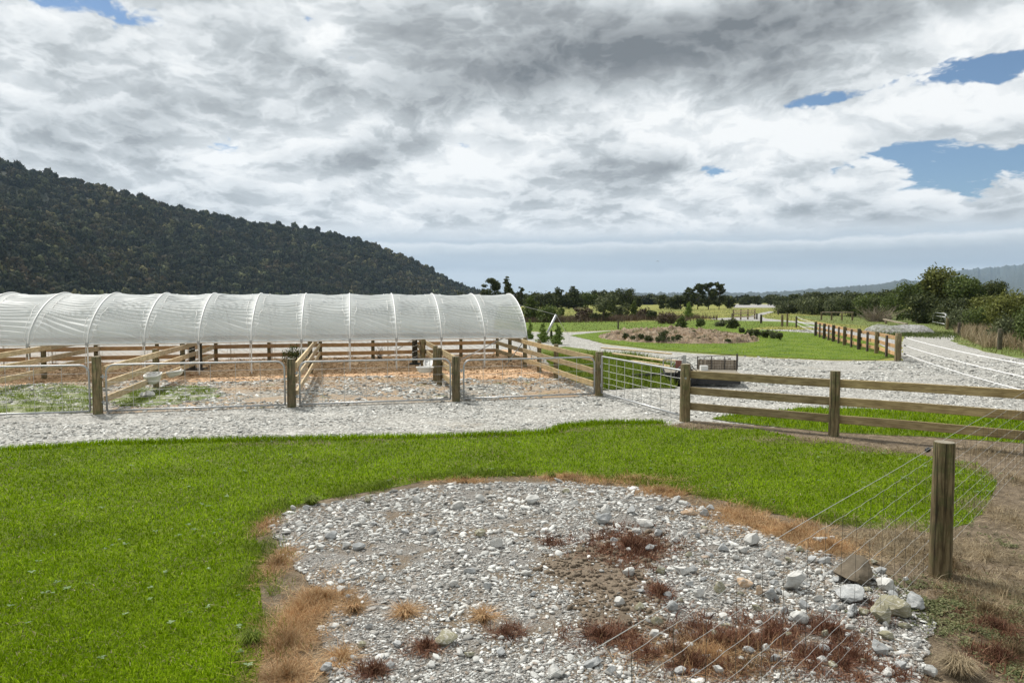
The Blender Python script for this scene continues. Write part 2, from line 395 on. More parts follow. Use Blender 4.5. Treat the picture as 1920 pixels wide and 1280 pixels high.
    c = nt.ramp(dk, [(.0, (1.04,1.05,1.04)), (.2, (.84,.87,.88)), (.4, (.60,.635,.65)), (.62, (.42,.445,.455)), (.82, (.30,.318,.328)), (1, (.19,.205,.215))])
    hb = nt.n('ShaderNodeCombineXYZ'); nt.l(nt.math('MULTIPLY', az, 1.6), hb.inputs[0]); nt.l(nt.math('MULTIPLY', el, 22.0), hb.inputs[1])
    nb = nt.noise(hb.outputs[0], 1.3, 7, .62, .3)
    h2 = nt.n('ShaderNodeCombineXYZ'); nt.l(nt.math('MULTIPLY', az, 7.0), h2.inputs[0]); nt.l(nt.math('MULTIPLY', el, 12.0), h2.inputs[1])
    elw = nt.math('ADD', el, nt.math('MULTIPLY', nt.math('SUBTRACT', nt.noise(h2.outputs[0], 2.5, 7, .62), .5), .020))
    band = nt.ramp(nt.math('MULTIPLY', elw, 10.0), [(0, (.66,.73,.75)), (.16, (.60,.67,.70)), (.36, (.66,.72,.75)), (.44, (.50,.56,.60)), (.62, (.54,.60,.64)), (.70, (.68,.73,.75)), (.76, (.86,.89,.90)), (.80, (.60,.67,.72)), (.9, (.70,.75,.78)), (1, (.74,.78,.80))])
    band = nt.mix(.6, band, nt.ramp(nb, [(.3, (.8,.82,.84)), (.7, (1.18,1.17,1.16))]), 'MULTIPLY')
    mb = nt.n('ShaderNodeMapRange', interpolation_type='SMOOTHSTEP'); nt.l(elw, mb.inputs[0]); mb.inputs[1].default_value = .080; mb.inputs[2].default_value = .110
    c = nt.mix(mb.outputs[0], band, c)
    cov = nt.math('MAXIMUM', cov, nt.math('SUBTRACT', 1.0, mb.outputs[0]))
    ck = nt.vmath('MULTIPLY', c, (K, K, K))
    skyc = nt.mix(1, sky.outputs[0], (.46,.52,.56), 'MULTIPLY')
    col = nt.mix(cov, skyc, ck)
    bg = nt.n('ShaderNodeBackground'); nt.l(col, bg.inputs[0]); bg.inputs[1].default_value = .1
    o = nt.n('ShaderNodeOutputWorld'); nt.l(bg.outputs[0], o.inputs[0])
    w.cycles.sampling_method = 'MANUAL'; w.cycles.sample_map_resolution = 512
RELIEF = 2.9
build_world()
sl = bpy.data.lights.new('sun', 'SUN'); so = bpy.data.objects.new('sun', sl); COL.objects.link(so)
sl.energy = 3.2; sl.angle = R(6); sl.color = (1, .96, .9)
sd = Vector((math.sin(R(SUN_AZ))*math.cos(R(SUN_EL)), math.cos(R(SUN_AZ))*math.cos(R(SUN_EL)), math.sin(R(SUN_EL))))
so.rotation_euler = sd.to_track_quat('Z', 'Y').to_euler(); so.location = (0, 0, 60)
S.view_settings.view_transform = 'Standard'; S.view_settings.look = 'None'; S.view_settings.gamma = 1
S.view_settings.exposure = 0.66
S.cycles.max_bounces = 5; S.cycles.diffuse_bounces = 2; S.cycles.glossy_bounces = 2; S.cycles.transmission_bounces = 3
S.cycles.transparent_max_bounces = 6; S.cycles.volume_bounces = 0
S.cycles.use_denoising = True
try: S.cycles.denoiser = 'OPENIMAGEDENOISE'; S.cycles.denoising_prefilter = 'ACCURATE'
except Exception: pass
S.cycles.caustics_reflective = False; S.cycles.caustics_refractive = False

# ------------------------------------------------------------------ ground sheets
def pip(poly, X, Y):
    inside = np.zeros(len(X), bool); n = len(poly); j = n-1
    for i in range(n):
        xi, yi = poly[i][0], poly[i][1]; xj, yj = poly[j][0], poly[j][1]
        c = ((yi > Y) != (yj > Y)) & (X < (xj-xi)*(Y-yi)/((yj-yi) or 1e-9)+xi)
        inside ^= c; j = i
    return inside
def wobble(pts, amp, step):
    out = []; n = len(pts)
    for i in range(n):
        a, b = Vector(pts[i][:2]), Vector(pts[(i+1) % n][:2]); L = (b-a).length; k = min(400, max(1, int(L/step)))
        nrm = Vector((-(b-a).y, (b-a).x)).normalized() if L > 0 else Vector((0, 0))
        for t in range(k):
            p = a+(b-a)*t/k
            m = mnoise.noise(Vector((p.x*1.3/step*.12, p.y*1.3/step*.12, 3)))*1.2+mnoise.noise(Vector((p.x*.9/step*.5, p.y*.9/step*.5, 9)))*.7
            out.append(p+nrm*amp*m)
    return out
ZL = {}
def sheet(name, px, mat, z, amp=.1, step=.15, world=False, kind='structure'):
    pts = [Vector(p) for p in px] if world else [P(x, y) for x, y in px]
    poly = wobble([(p.x, p.y) for p in pts], amp, step)
    bm = bmesh.new(); vs = [bm.verts.new((p.x, p.y, z)) for p in poly]
    es = [bm.edges.new((vs[i], vs[(i+1) % len(vs)])) for i in range(len(vs))]
    bmesh.ops.triangle_fill(bm, edges=es, use_beauty=False, normal=(0, 0, 1))
    for f in bm.faces:
        if f.normal.z < 0: f.normal_flip()
    me = bpy.data.meshes.new(name); bm.to_mesh(me); bm.free()
    o = link(name, me, mat); o['kind'] = kind
    return [(p.x, p.y) for p in poly]
mb = MB(); mb.add([(-9000,-60,0),(9000,-60,0),(9000,12000,0),(-9000,12000,0)], [(0,1,2,3)])
tag(mb.build('ground', M['paddock']), kind='structure')

yard = sheet('gravel_yard', [(-1500,900),(-900,700),(-900,640),(-200,630),(960,617),(985,622),(1075,622.5),(1185,618),(1190,621.5),(1075,628),(1130,645),(1230,657),(1340,665),(1440,671),(1560,676),(1640,676),(1690,676),(1692,640),(1700,625),
    (1735,624.5),(1795,627),(1785,640),(1850,660),(1925,674),(2300,720),(2600,900),(1900,1500),(-1500,1500)], M['gravel'], .004, .10, .3)
trk = [(1690,640),(1560,612),(1526,605),(1470,600.5),(1436,597),(1425,592),(1440,588),(1452,584.5),(1443,583.5),(1425,587),(1412,591),(1395,594.5),(1330,597),(1340,599.5),(1420,603),(1470,608),(1530,616),(1640,640),(1690,668)]
track = sheet('gravel_track', trk, M['gravel_far'], .008, .05, .6)
link_path = sheet('gravel_path', [(1410,617),(1440,618),(1530,618),(1600,630),(1560,626),(1500,624.5),(1420,620)], M['gravel_far'], .007, .05, .4)
pensec = sheet('pen_gravel', [(-420,800),(-200,745),(190,776),(547,764),(855,753),(1123,742),(1060,700),(985,660),(900,655),(0,662),(-420,675)], M['gravel_pen'], .010, .05, .2)
chips = sheet('woodchip_floor', [(-420,735),(-100,722),(30,722),(190,712),(330,716),(470,715),(560,708),(700,706),(800,708),(900,712),(990,708),(1035,710),(1050,697),(1005,675),(960,656),(900,655),(0,662),(-420,675)], M['chips'], .014, .28, .12)
grassA = sheet('pen_turf', [(-300,800),(0,778),(175,774),(178,730),(140,722),(60,722),(0,728),(-300,740)], M['penturf'], .018, .25, .08)
grassB = sheet('pen_turf', [(205,762),(270,764),(340,757),(410,745),(395,726),(330,722),(260,728),(215,740)], M['penturf'], .018, .30, .08)
weedbed = sheet('weedy_bank', [(1040,700),(1110,727),(1130,732),(1200,727),(1265,729),(1290,712),(1262,690),(1180,664),(1130,660),(1060,650),(1010,655)], M['lawn'], .020, .1, .15)
islandl = sheet('island_lawn', [(1068,629),(1130,622),(1190,617.5),(1300,614),(1420,618),(1530,625),(1610,634),(1686,668),(1640,675),(1560,674.5),(1440,669),(1340,663),(1230,655),(1130,643)], M['lawn_far'], .018, .08, .2)
lawn = sheet('lawn', [(-1300,900),(-300,868),(0,848),(200,836),(400,829),(600,827),(820,823),(1030,815),(1060,803),(1130,797),(1245,797),(1290,806),(1420,806),(1500,822),(1600,836),(1750,858),(1840,872),(1868,905),(1850,950),(1820,985),(1740,1000),(1660,996),
    (1600,990),(1450,965),(1330,935),(1200,909),(1060,895),(940,894),(800,903),(700,922),(600,938),(530,954),(490,985),(478,1010),(500,1050),(485,1100),(500,1180),(488,1280),(480,1500),(-1300,1500)], M['lawn'], .016, .05, .10)
lawn2 = sheet('lawn_strip', [(1335,786),(1380,778),(1450,772),(1500,765),(1620,767),(1780,775),(1960,790),(2100,800),(2100,838),(1960,834),(1820,826),(1700,818),(1560,812),(1420,798)], M['lawn'], .017, .05, .10)
dry = sheet('dry_ground', [(1250,800),(1300,789),(1400,797),(1560,811),(1700,817),(1960,835),(2400,850),(2600,1500),(1300,1600),(470,1600),(480,1280),(495,1180),(475,1100),(490,1045),(470,1005),(488,975),(600,930),(800,897),(940,890),(1060,890),(1200,904),(1330,930),(1600,985),(1660,992),(1740,990),(1800,960),(1800,900),(1700,860),(1560,835),(1400,812)], M['drysoil'], .012, .03, .1)
patch = sheet('gravel_patch', [(497,985),(545,958),(700,930),(830,911),(960,906),(1060,905),(1200,920),(1330,955),(1420,1000),(1500,1025),(1560,1045),(1650,1075),(1740,1140),(1750,1200),(1730,1280),(1760,1500),(530,1500),(620,1290),(600,1200),(630,1130),(560,1080),(520,1030)], M['gravel_patch'], .020, .07, .05)
soil1 = sheet('silt_patch', [(1010,1060),(1060,1030),(1120,1010),(1230,1000),(1270,1030),(1240,1060),(1215,1100),(1240,1150),(1270,1200),(1160,1200),(1080,1180),(1060,1120)], M['soil'], .023, .16, .03)
soil2 = [tuple(P(x, y)[:2]) for x, y in [(1025,1065),(1070,1040),(1125,1020),(1225,1012),(1255,1032),(1228,1060),(1205,1100),(1225,1150),(1250,1190),(1170,1190),(1095,1170),(1075,1115)]]
rough = sheet('roadside_turf', [(1795,628),(1785,640),(1850,660),(1925,674),(2600,740),(2600,600),(1900,590),(1700,590),(1570,592),(1480,592),(1560,606),(1690,616)], M['rough'], .006, .2, .4)
lawnfar = sheet('far_lawn', [(985,621),(1075,621),(1185,617),(1410,616),(1440,611.5),(1560,612),(1470,603),(1330,600),(1180,604),(1060,600),(960,602)], M['lawn_far'], .010, .2, .8)
sheet('riverbed', [(1375,577),(1460,577),(1466,571),(1380,570)], M['gravel_far'], .05, .5, 3)

# pale heap of gravel and the mulch island mound
def mound(name, px0, px1, ybase, depth, zfun, mat, nx=60, ny=24, bump=.05, sc=1.2, parent=None):
    a, b = P(px0, ybase), P(px1, ybase)
    V = []; T = []
    for j in range(ny+1):
        for i in range(nx+1):
            u, v = i/nx, j/ny
            th = u*2-1; w = math.sqrt(max(0, 1-abs(th)**2.4))
            x = a.x+(b.x-a.x)*u+ (v)*0; y = a.y+(b.y-a.y)*u+depth*(.5+(v-.5)*w)
            e = max(0, 1-(v*2-1)**2)**.7*w
            z = zfun(u)*e+mnoise.fractal(Vector((x*sc, y*sc, 1)), .6, 2, 4)*bump*min(1, e*3)
            V.append((x, y, max(z, 0)+.012 if e > .02 else -.02))
    for j in range(ny):
        for i in range(nx): q = j*(nx+1)+i; T.append((q, q+1, q+nx+2, q+nx+1))
    return np_mesh(name, np.array(V), np.array(T), mat, parent, True)
mo = mound('mulch_bed', 1150, 1482, 645, 12.5, lambda u: .46*math.sin(math.pi*min(1, u*.9+.05))**.8, M['mulch'], 160, 80, .30, 1.6)
tag(mo, kind='structure')
gm = mound('gravel_heap', 1668, 1782, 628, 5.5, lambda u: .48+.30*abs(math.cos(u*math.pi*1.05))**1.5, M['gravel_heap'], 80, 24, .07, 1.3)
tag(gm, 'long low heap of pale grey gravel beside the track at right', 'gravel heap')

# ------------------------------------------------------------------ scatter tools
def scatter(poly, N, d0, d1, t0=-.95, t1=.95, holes=(), power=0.0):
    d = np.exp(rng.uniform(math.log(d0), math.log(d1), N)); t = rng.uniform(t0, t1, N)
    X = t*d; Y = d
    k = pip(poly, X, Y)
    for h in holes: k &= ~pip(h, X, Y)
    return X[k], Y[k]
def fbm(X, Y, s, seed=0):
    return np.array([mnoise.fractal(Vector((x*s, y*s, seed)), .6, 2, 3) for x, y in zip(X, Y)])
def blades(name, X, Y, h, w, lean, mat, z0=.015, label=None, cat=None, parent=None, kind='stuff', refd=5.0, hvar=.5, Z=None, hd=0.0, group=None, wlim=9):
    n = len(X); a = rng.uniform(0, 2*math.pi, n); hh = h*(1+hvar*rng.uniform(-1, 1, n))
    fac = np.clip(Y/refd, 1, wlim); ww = w*fac**.75*rng.uniform(.7, 1.4, n); hh = hh*(1+hd*(fac-1))
    la = rng.uniform(0, 2*math.pi, n); ll = lean*hh*rng.uniform(.2, 1.3, n)
    dx, dy = np.cos(a)*ww/2, np.sin(a)*ww/2; lx, ly = np.cos(la)*ll, np.sin(la)*ll
    z = np.full(n, z0) if Z is None else Z
    hz = np.sqrt(np.maximum(hh**2-np.minimum(ll, hh*.97)**2, (hh*.12)**2))
    V = np.stack([np.stack([X-dx, Y-dy, z], 1), np.stack([X+dx, Y+dy, z], 1),
                  np.stack([X+dx*.8+lx*.35, Y+dy*.8+ly*.35, z+hz*.6], 1), np.stack([X-dx*.8+lx*.35, Y-dy*.8+ly*.35, z+hz*.6], 1),
                  np.stack([X+lx, Y+ly, z+hz], 1)], 1).reshape(-1, 3)
    b = np.arange(n)*5
    T = np.concatenate([np.stack([b, b+1, b+2], 1), np.stack([b, b+2, b+3], 1), np.stack([b+3, b+2, b+4], 1)])
    o = np_mesh(name, V, T, mat, parent)
    tag(o, label, cat, group, kind); return o
def ico(sub):
    bm = bmesh.new(); bmesh.ops.create_icosphere(bm, subdivisions=sub, radius=1)
    V = np.array([v.co[:] for v in bm.verts]); T = np.array([[v.index for v in f.verts] for f in bm.faces]); bm.free(); return V, T
ICO = {1: ico(1), 2: ico(2), 3: ico(3), 4: ico(4)}
def stone_shape(sub, seed, rough=.22, cuts=5):
    r = np.random.default_rng(seed); V, T = ICO[sub]; V = V.copy()
    for k in range(cuts):
        n = r.normal(size=3); n /= np.linalg.norm(n); c = r.uniform(.45, .8) if cuts > 8 else r.uniform(.55, .85)
        d = V @ n; m = d > c; V[m] -= np.outer(d[m]-c, n)*(.97 if cuts > 8 else .85)
    for i in range(len(V)):
        V[i] *= 1+rough*mnoise.noise(Vector(V[i]*1.6+seed*3.1))
    return V, T
def stones(name, X, Y, size, mat, z0, sub=1, flat=(.35, .7), label=None, cat=None, refd=5.0, smooth=False, kmax=8, sexp=.6):
    n = len(X); var = [stone_shape(sub, 100+i, .3) for i in range(8)]
    V0 = np.stack([v for v, _ in var]); T0 = var[0][1]
    idx = rng.integers(0, 8, n); fac = np.clip(Y/refd, 1, kmax)
    s = size*fac*np.exp(rng.normal(0, sexp, n)); s = np.minimum(s, size*fac*3)
    sx = s*rng.uniform(.8, 1.4, n); sy = s*rng.uniform(.6, 1, n); sz = s*rng.uniform(flat[0], flat[1], n)
    a = rng.uniform(0, 2*math.pi, n); tx = rng.normal(0, .22, n)
    v = V0[idx]*np.stack([sx, sy, sz], 1)[:, None, :]
    z = v[..., 2]+v[..., 0]*tx[:, None]
    x = v[..., 0]*np.cos(a)[:, None]-v[..., 1]*np.sin(a)[:, None]+X[:, None]
    y = v[..., 0]*np.sin(a)[:, None]+v[..., 1]*np.cos(a)[:, None]+Y[:, None]
    V = np.stack([x, y, z+z0+(sz*.25)[:, None]], 2).reshape(-1, 3)
    T = (T0[None]+(np.arange(n)*V0.shape[1])[:, None, None]).reshape(-1, 3)
    o = np_mesh(name, V, T, mat, None, smooth); tag(o, label, cat, None, 'stuff'); return o

# lawn grass
X, Y = scatter(lawn, 900000, 3.6, 19.5, -.95, .9)
sel = rng.uniform(0, 1, len(X)) < .85
X, Y = X[sel][:380000], Y[sel][:380000]
blades('grass', X, Y, .036, .0056, 1.3, M['grass'], .016, 'short bright green grass of the foreground lawn', 'grass', hd=.12)
X, Y = scatter(lawn, 60000, 3.6, 19, -.95, .9); k = fbm(X, Y, .9, 21)+.15*rng.normal(size=len(X)) > .08
blades('yellowed_grass', X[k][:5000], Y[k][:5000], .036, .005, 1.8, M['hay'], .018, 'yellowed grass blades mixed into the foreground lawn', 'grass', hd=.1)
X, Y = scatter(lawn2, 90000, 9, 17, .2, .95)
blades('grass', X, Y, .055, .0055, .9, M['grass'], .016, 'narrow strip of green grass behind the plank fence', 'grass', hd=.12)
# longer tufty edge where the lawn meets the gravel patch
def edge_pts(poly_px, n, spread):
    pts = [P(x, y) for x, y in poly_px]; seg = [(pts[i+1]-pts[i]).length for i in range(len(pts)-1)]
    cum = np.cumsum([0]+seg); u = rng.uniform(0, cum[-1], n); X = np.empty(n); Y = np.empty(n)
    i = np.clip(np.searchsorted(cum, u)-1, 0, len(seg)-1); A = np.array([(p.x, p.y) for p in pts])
    t = (u-cum[i])/np.array(seg)[i]; Q = A[i]+(A[i+1]-A[i])*t[:, None]+rng.normal(0, spread, (n, 2))
    return Q[:, 0], Q[:, 1]
X, Y = edge_pts([(470,1330),(488,1240),(496,1180),(480,1100),(494,1050),(474,1005),(488,978),(530,950),(600,934),(700,918),(800,899),(940,890),(1060,891),(1200,905),(1330,931),(1450,961),(1600,986),(1700,996)], 22000, .11)
n = fbm(X, Y, 1.6, 5)+.1*rng.normal(size=len(X)); k = n > -.02
blades('long_grass', X[k], Y[k], .06, .0045, 1.3, M['grass_dark'], .016, 'longer tufty green grass along the edge of the gravel patch', 'grass', hd=.1)
X, Y = edge_pts([(0,846),(200,834),(400,828),(600,825),(820,821),(1030,813),(1060,801),(1130,795),(1245,795)], 16000, .07)
blades('verge_grass', X, Y, .07, .0045, .9, M['grass'], .012, 'ragged green lawn edge beside the gravel yard', 'grass', hd=.12)
X, Y = edge_pts([(300,838),(600,832),(820,824),(1000,815),(1180,800),(1290,800),(1340,806)], 2600, .12)
k = fbm(X, Y, 1.5, 9) > -.1
blades('dry_verge', X[k], Y[k], .06, .005, 2.0, M['hay'], .012, 'dry brown grass fringe between the yard gravel and the lawn', 'dead grass', hd=.1)
# weeds with broad leaves in the lawn
def rosette_mesh(X, Y, size, name, mat, z0, label, cat, leaves=7, up=.35):
    V = []; T = []; q = 0
    for x, y in zip(X, Y):
        s = size*random.uniform(.6, 1.3)
        for k in range(leaves):
            a = random.uniform(0, 6.283); L = s*random.uniform(.6, 1.2); w = L*.28; c, sn = math.cos(a), math.sin(a); h = random.uniform(.1, up)*L
            pts = [(0, 0, 0), (L*.5, -w, h), (L*.5, w, h), (L, 0, h*.8)]
            for (px, py, pz) in pts: V.append((x+px*c-py*sn, y+px*sn+py*c, z0+pz))
            T.append((q, q+1, q+2)); T.append((q+1, q+3, q+2)); q += 4
    return tag(np_mesh(name, np.array(V), np.array(T), mat), label, cat, None, 'stuff')
X, Y = scatter(lawn, 900, 4, 17, -.9, .9)
wx = [P(*p) for p in ((1360,845),(1720,868),(1850,905),(1660,852),(220,1028),(340,1000),(390,1005),(120,1105),(1760,880),(1790,870),(1830,930),(1865,895),(1700,905),(440,887))]
wx = [p+Vector((random.gauss(0, .12), random.gauss(0, .12), 0)) for p in wx for _ in range(4)]
X = np.concatenate([X[:110], [p.x for p in wx]]); Y = np.concatenate([Y[:110], [p.y for p in wx]])
rosette_mesh(X, Y, .034, 'lawn_weeds', M['weedleaf'], .040, 'pale broad-leaved weeds scattered through the lawn', 'weeds')

# gravel stones
patch_in = patch
X, Y = scatter(patch, 16000, 3.5, 9.5, -.5, .75)
k = ~(pip(soil2, X, Y) & (fbm(X, Y, 2.2, 40)+.22*rng.normal(size=len(X)) > -.32)) & ~((fbm(X, Y, 1.3, 41) > .30) & (rng.uniform(0, 1, len(X)) < .75)); X = X[k]; Y = Y[k]
stones('coarse_gravel', X[:9000], Y[:9000], .0115, M['stones'], .022, 2, (.25, .6), label='scattered larger pebbles on the foreground gravel patch', cat='pebbles', refd=5, sexp=.5)
X, Y = scatter(patch, 170000, 3.5, 9.5, -.5, .75)
k = ~(pip(soil2, X, Y) & (fbm(X, Y, 2.2, 40)+.22*rng.normal(size=len(X)) > -.32)) & ~((fbm(X, Y, 1.3, 41) > .30) & (rng.uniform(0, 1, len(X)) < .75)); X = X[k]; Y = Y[k]
stones('gravel', X[:62000], Y[:62000], .0060, M['stones'], .02, 1, label='light grey river gravel covering the foreground patch', cat='gravel', refd=5)
X, Y = scatter(soil1, 9000, 4, 8, 0, .5)
stones('silt_crumbs', X[:1500], Y[:1500], .010, M['soil'], .025, 1, label='crumbly brown silt in the hollow of the gravel patch', cat='silt', refd=5)
X, Y = scatter(soil1, 900, 4, 8, 0, .5)
k = rng.uniform(0, 1, len(X)) < 1
stones('loose_pebbles', X[:700], Y[:700], .009, M['stones'], .025, 1, label='few grey pebbles on the brown silt hollow', cat='pebbles', refd=5)
X, Y = scatter(yard, 120000, 11.3, 30, -.95, .95, (lawn, lawn2, chips, islandl, pensec, weedbed, dry))
k = fbm(X, Y*2.2, .30, 31)+.12*rng.normal(size=len(X)) > -.10; X = X[k]; Y = Y[k]
stones('yard_gravel', X[:48000], Y[:48000], .020, M['stones_yard'], .004, 1, (.12, .3), 'pale crushed rock spread over the yard and driveway', 'gravel', refd=15, sexp=.5, kmax=2)
X, Y = scatter(pensec, 90000, 13, 27, -.95, .3, (chips,))
k = fbm(X, Y, .55, 17)+.2*rng.normal(size=len(X))+.05*(18-Y) > -.05
stones('pen_stones', X[k][:10000], Y[k][:10000], .026, M['stones_yard'], .010, 1, (.15, .4), 'loose pale stones on the floor of the pens', 'stones', refd=15, sexp=.5, kmax=2)
# straw-coloured dead grass around the patch
def cluster_pts(centres, n):
    X = []; Y = []
    for (px, py, sx, sy, wgt) in centres:
        c = P(px, py); e = P(px+sx, py); f = P(px, py-sy); rx = abs(e.x-c.x); ry = abs(f.y-c.y); k = int(n*wgt)
        r = np.sqrt(rng.uniform(0, 1, k)); a = rng.uniform(0, 6.283, k)
        r = np.abs(rng.normal(0, .62, k)); X.append(c.x+rx*r*np.cos(a)); Y.append(c.y+ry*r*np.sin(a))
    return np.concatenate(X), np.concatenate(Y)
X, Y = cluster_pts([(565,1150,60,60,1),(540,1210,40,40,.6),(610,1125,50,18,.5),(520,1060,25,30,.35),(500,990,18,18,.2),(640,1240,18,20,.1),(1160,903,90,8,.5),(1240,925,60,10,.4),(1380,970,70,22,.7),(1480,1000,80,24,.9),(1560,1030,60,20,.6),(1060,898,60,6,.2),(760,1153,14,10,.18),(665,1145,16,12,.16),(870,905,90,4,.12),(540,1275,45,25,.5),(905,1160,14,10,.1)], 7000)
k = fbm(X, Y, 2.5, 3)+.25*rng.normal(size=len(X)) > -.22
blades('dead_grass', X[k], Y[k], .085, .0035, 1.9, M['straw'], .018, 'orange-brown dead grass matted around the gravel patch', 'dead grass', refd=5)
X, Y = scatter(dry, 60000, 3.6, 16, -.4, .95, (lawn, lawn2, patch))
blades('dry_litter', X[:15000], Y[:15000], .045, .0035, 2.4, M['hay'], .013, 'short dry litter strewn over the bare brown ground', 'dead grass', refd=5)
X, Y = cluster_pts([(1640,1010,90,30,.8),(1700,1040,80,40,.8),(1850,1050,70,50,1.3),(1900,980,60,60,.9),(1880,1120,60,40,.9),(1700,1000,60,20,.5),(1330,803,60,6,.3),(1500,828,90,6,.5),(1650,846,90,8,.6),(1860,850,60,10,.6),(1900,900,50,25,.5),(1830,880,30,15,.2)], 5200)
k = fbm(X, Y, 2.0, 6)+.25*rng.normal(size=len(X)) > -.12
blades('pale_dead_grass', X[k], Y[k], .09, .0035, 2.2, M['hay'], .014, 'pale dry grass lying flat by the round fence post', 'dead grass', refd=5)
X, Y = cluster_pts([(1180,1030,90,36,1.3),(1040,1020,22,12,.14),(1130,1200,70,20,.45),(1350,1210,120,50,.9),(1240,1120,20,20,.2),(1440,1200,110,45,.7),(1560,1240,90,30,.5),(1640,1150,30,20,.12),(1230,1225,50,20,.3),(800,1220,40,18,.12),(700,1265,30,12,.1),(960,1190,40,15,.12),(1860,1180,40,30,.3),(1620,1265,70,20,.6),(1300,1250,90,25,.5),(1560,1190,60,30,.3),(1880,1240,60,30,.3)], 8500)
k = fbm(X, Y, 5.5, 8)+.12*rng.normal(size=len(X)) > .0
blades('red_dried_weeds', X[k], Y[k], .07, .0055, 1.6, M['redweed'], .022, 'low reddish-brown dried weeds on the gravel patch', 'weeds', refd=5, hvar=.6)
X, Y = cluster_pts([(1330,1235,150,45,.8),(1240,1250,60,28,.4),(1180,1030,80,30,.4),(1470,1240,120,35,.6),(910,1170,20,10,.1)], 2600)
blades('withered_stems', X[:1700], Y[:1700], .12, .003, 1.7, M['straw'], .022, 'thin withered stems tangled among the red weeds', 'dead grass', refd=5)
X, Y = cluster_pts([(1850,1150,90,70,1),(1780,1060,60,50,.6),(1900,1230,70,40,.7),(1400,1250,120,30,.6)], 5000)
k = fbm(X, Y, 3.0, 19)+.2*rng.normal(size=len(X)) > -.05
blades('brown_weeds', X[k], Y[k], .07, .005, 1.7, M['brownweed'], .016, 'dull brown weeds mixed through the dry ground beside the near fence', 'weeds', refd=5)
# clover mat at right
X, Y = cluster_pts([(1790,1140,90,45,1),(1850,1190,100,60,1),(1730,1115,30,20,.25),(1900,1130,50,50,.4),(1900,1250,60,30,.6),(1920,1040,30,50,.25)], 6200)
k = fbm(X, Y, 4.0, 12)+.15*rng.normal(size=len(X)) > -.08; X = X[k][::2]; Y = Y[k][::2]
rosette_mesh(X, Y, .022, 'clover', M['clover'], .02, 'mat of small clover leaves below the round fence post', 'clover', 4, .8)

# ------------------------------------------------------------------ individual rocks
def rock(px, py, w, h, m, label, shape=None, group=None, sub=4, name='rock', cat='rock'):
    c = P(px, py+h*.30, 0.0); Y = c.y; sx = w/2*Y/F*1.05; sz = h/2*Y/F*1.0
    V, T = stone_shape(sub if w > 18 else min(sub, 3), int(px*7+py), .20, 12)
    V *= (1+.06*np.array([mnoise.fractal(Vector(q*3.5), .7, 2, 4) for q in V]))[:, None]
    sy = sx*random.uniform(.65, .9)
    V = V*np.array([sx, sy, sz*1.15])
    a = random.uniform(-.5, .5); c_, s_ = math.cos(a), math.sin(a)
    V = V @ np.array([[c_, s_, 0], [-s_, c_, 0], [0, 0, 1]])
    V[:, 2] += V[:, 0]*random.uniform(-.15, .15)
    zmin = V[:, 2].min(); V[:, 2] -= zmin*.72
    o = np_mesh(name, V, T, M[m], None, True); o.location = (c.x, c.y+sy*.5, .022); sharpen(o.data)
    return tag(o, label, cat, group)
rock(1493,1100,46,44,'rock_pale','large pale block of rock with a dark notch, standing upright on the gravel')
rock(1410,1018,32,32,'rock_pale','cream rounded rock at the edge of the orange dead grass')
rock(1606,1080,76,62,'rock_brown','big brown mud-covered boulder behind the pale rocks')
rock(1600,1122,64,38,'rock_grey','long grey rock with white veins in front of the brown boulder')
rock(1668,1106,42,28,'rock_pale','pale wedge-shaped rock just right of the brown boulder')
rock(1684,1148,72,46,'rock_green','mossy olive rock leaning on the heap beside the clover')
rock(1658,1162,52,44,'rock_green','layered greenish rock left of the mossy olive rock')
rock(1721,1137,46,32,'rock_grey','grey rock with a white stripe, outermost towards the clover')
rock(1448,1122,34,26,'rock_grey','grey veined rock just left of the large upright pale block')
rock(1602,1152,25,21,'rock_grey','small grey rock below the long veined rock')
rock(1131,980,38,22,'rock_grey','smooth grey oval stone above the red weed clump')
rock(1137,961,22,17,'rock_pale','small pale stone behind the smooth grey oval stone')
rock(1210,985,34,18,'rock_pale','flat pale stone at the top right of the red weed clump')
rock(1323,967,25,17,'rock_grey','rounded grey stone at the right end of the patch top edge')
rock(1292,966,32,14,'rock_orange','flat tan stone beside the rounded grey stone at the patch edge')
rock(997,943,31,16,'rock_pale','flat striped pale stone near the top middle of the patch')
rock(858,953,30,15,'rock_pale','pale half-buried slab near the top left of the patch')
rock(1178,1079,26,20,'rock_pale','round pale stone at the foot of the red weed clump')
rock(1239,1074,25,18,'rock_green','round buff stone in the short row below the red weeds')
rock(1282,1075,34,24,'rock_pale','largest stone of the short row below the red weeds')
rock(838,1208,52,24,'rock_green','dark flat jagged slab in the lower middle of the patch')
rock(610,1261,27,21,'rock_grey','pale grey oval stone near the bottom left of the patch')
rock(1040,1268,34,28,'rock_pale','white pointed stone at the bottom edge of the picture')
rock(1114,1250,46,17,'rock_grey','long dark flat stone beside the white pointed stone')
rock(1395,1100,33,19,'rock_orange','rusty orange rock left of the grey veined rock')
rock(1425,1115,19,20,'rock_orange','small tan stone between the rusty rock and the grey veined rock')
rock(1652,1227,40,27,'rock_grey','tilted grey slab near the bottom right of the patch')
rock(1539,1018,29,14,'rock_pale','pale flat rock nestled in the orange dead grass')
rock(1747,1266,27,26,'rock_pale','round stone beside the brown grass tussock')
rock(1505,1166,42,30,'rock_pale','dusty rounded stone half sunk below the upright pale block')
rock(276,742,32,12,'rock_pale','flat pale slab lying in the pen grass below the left trough')
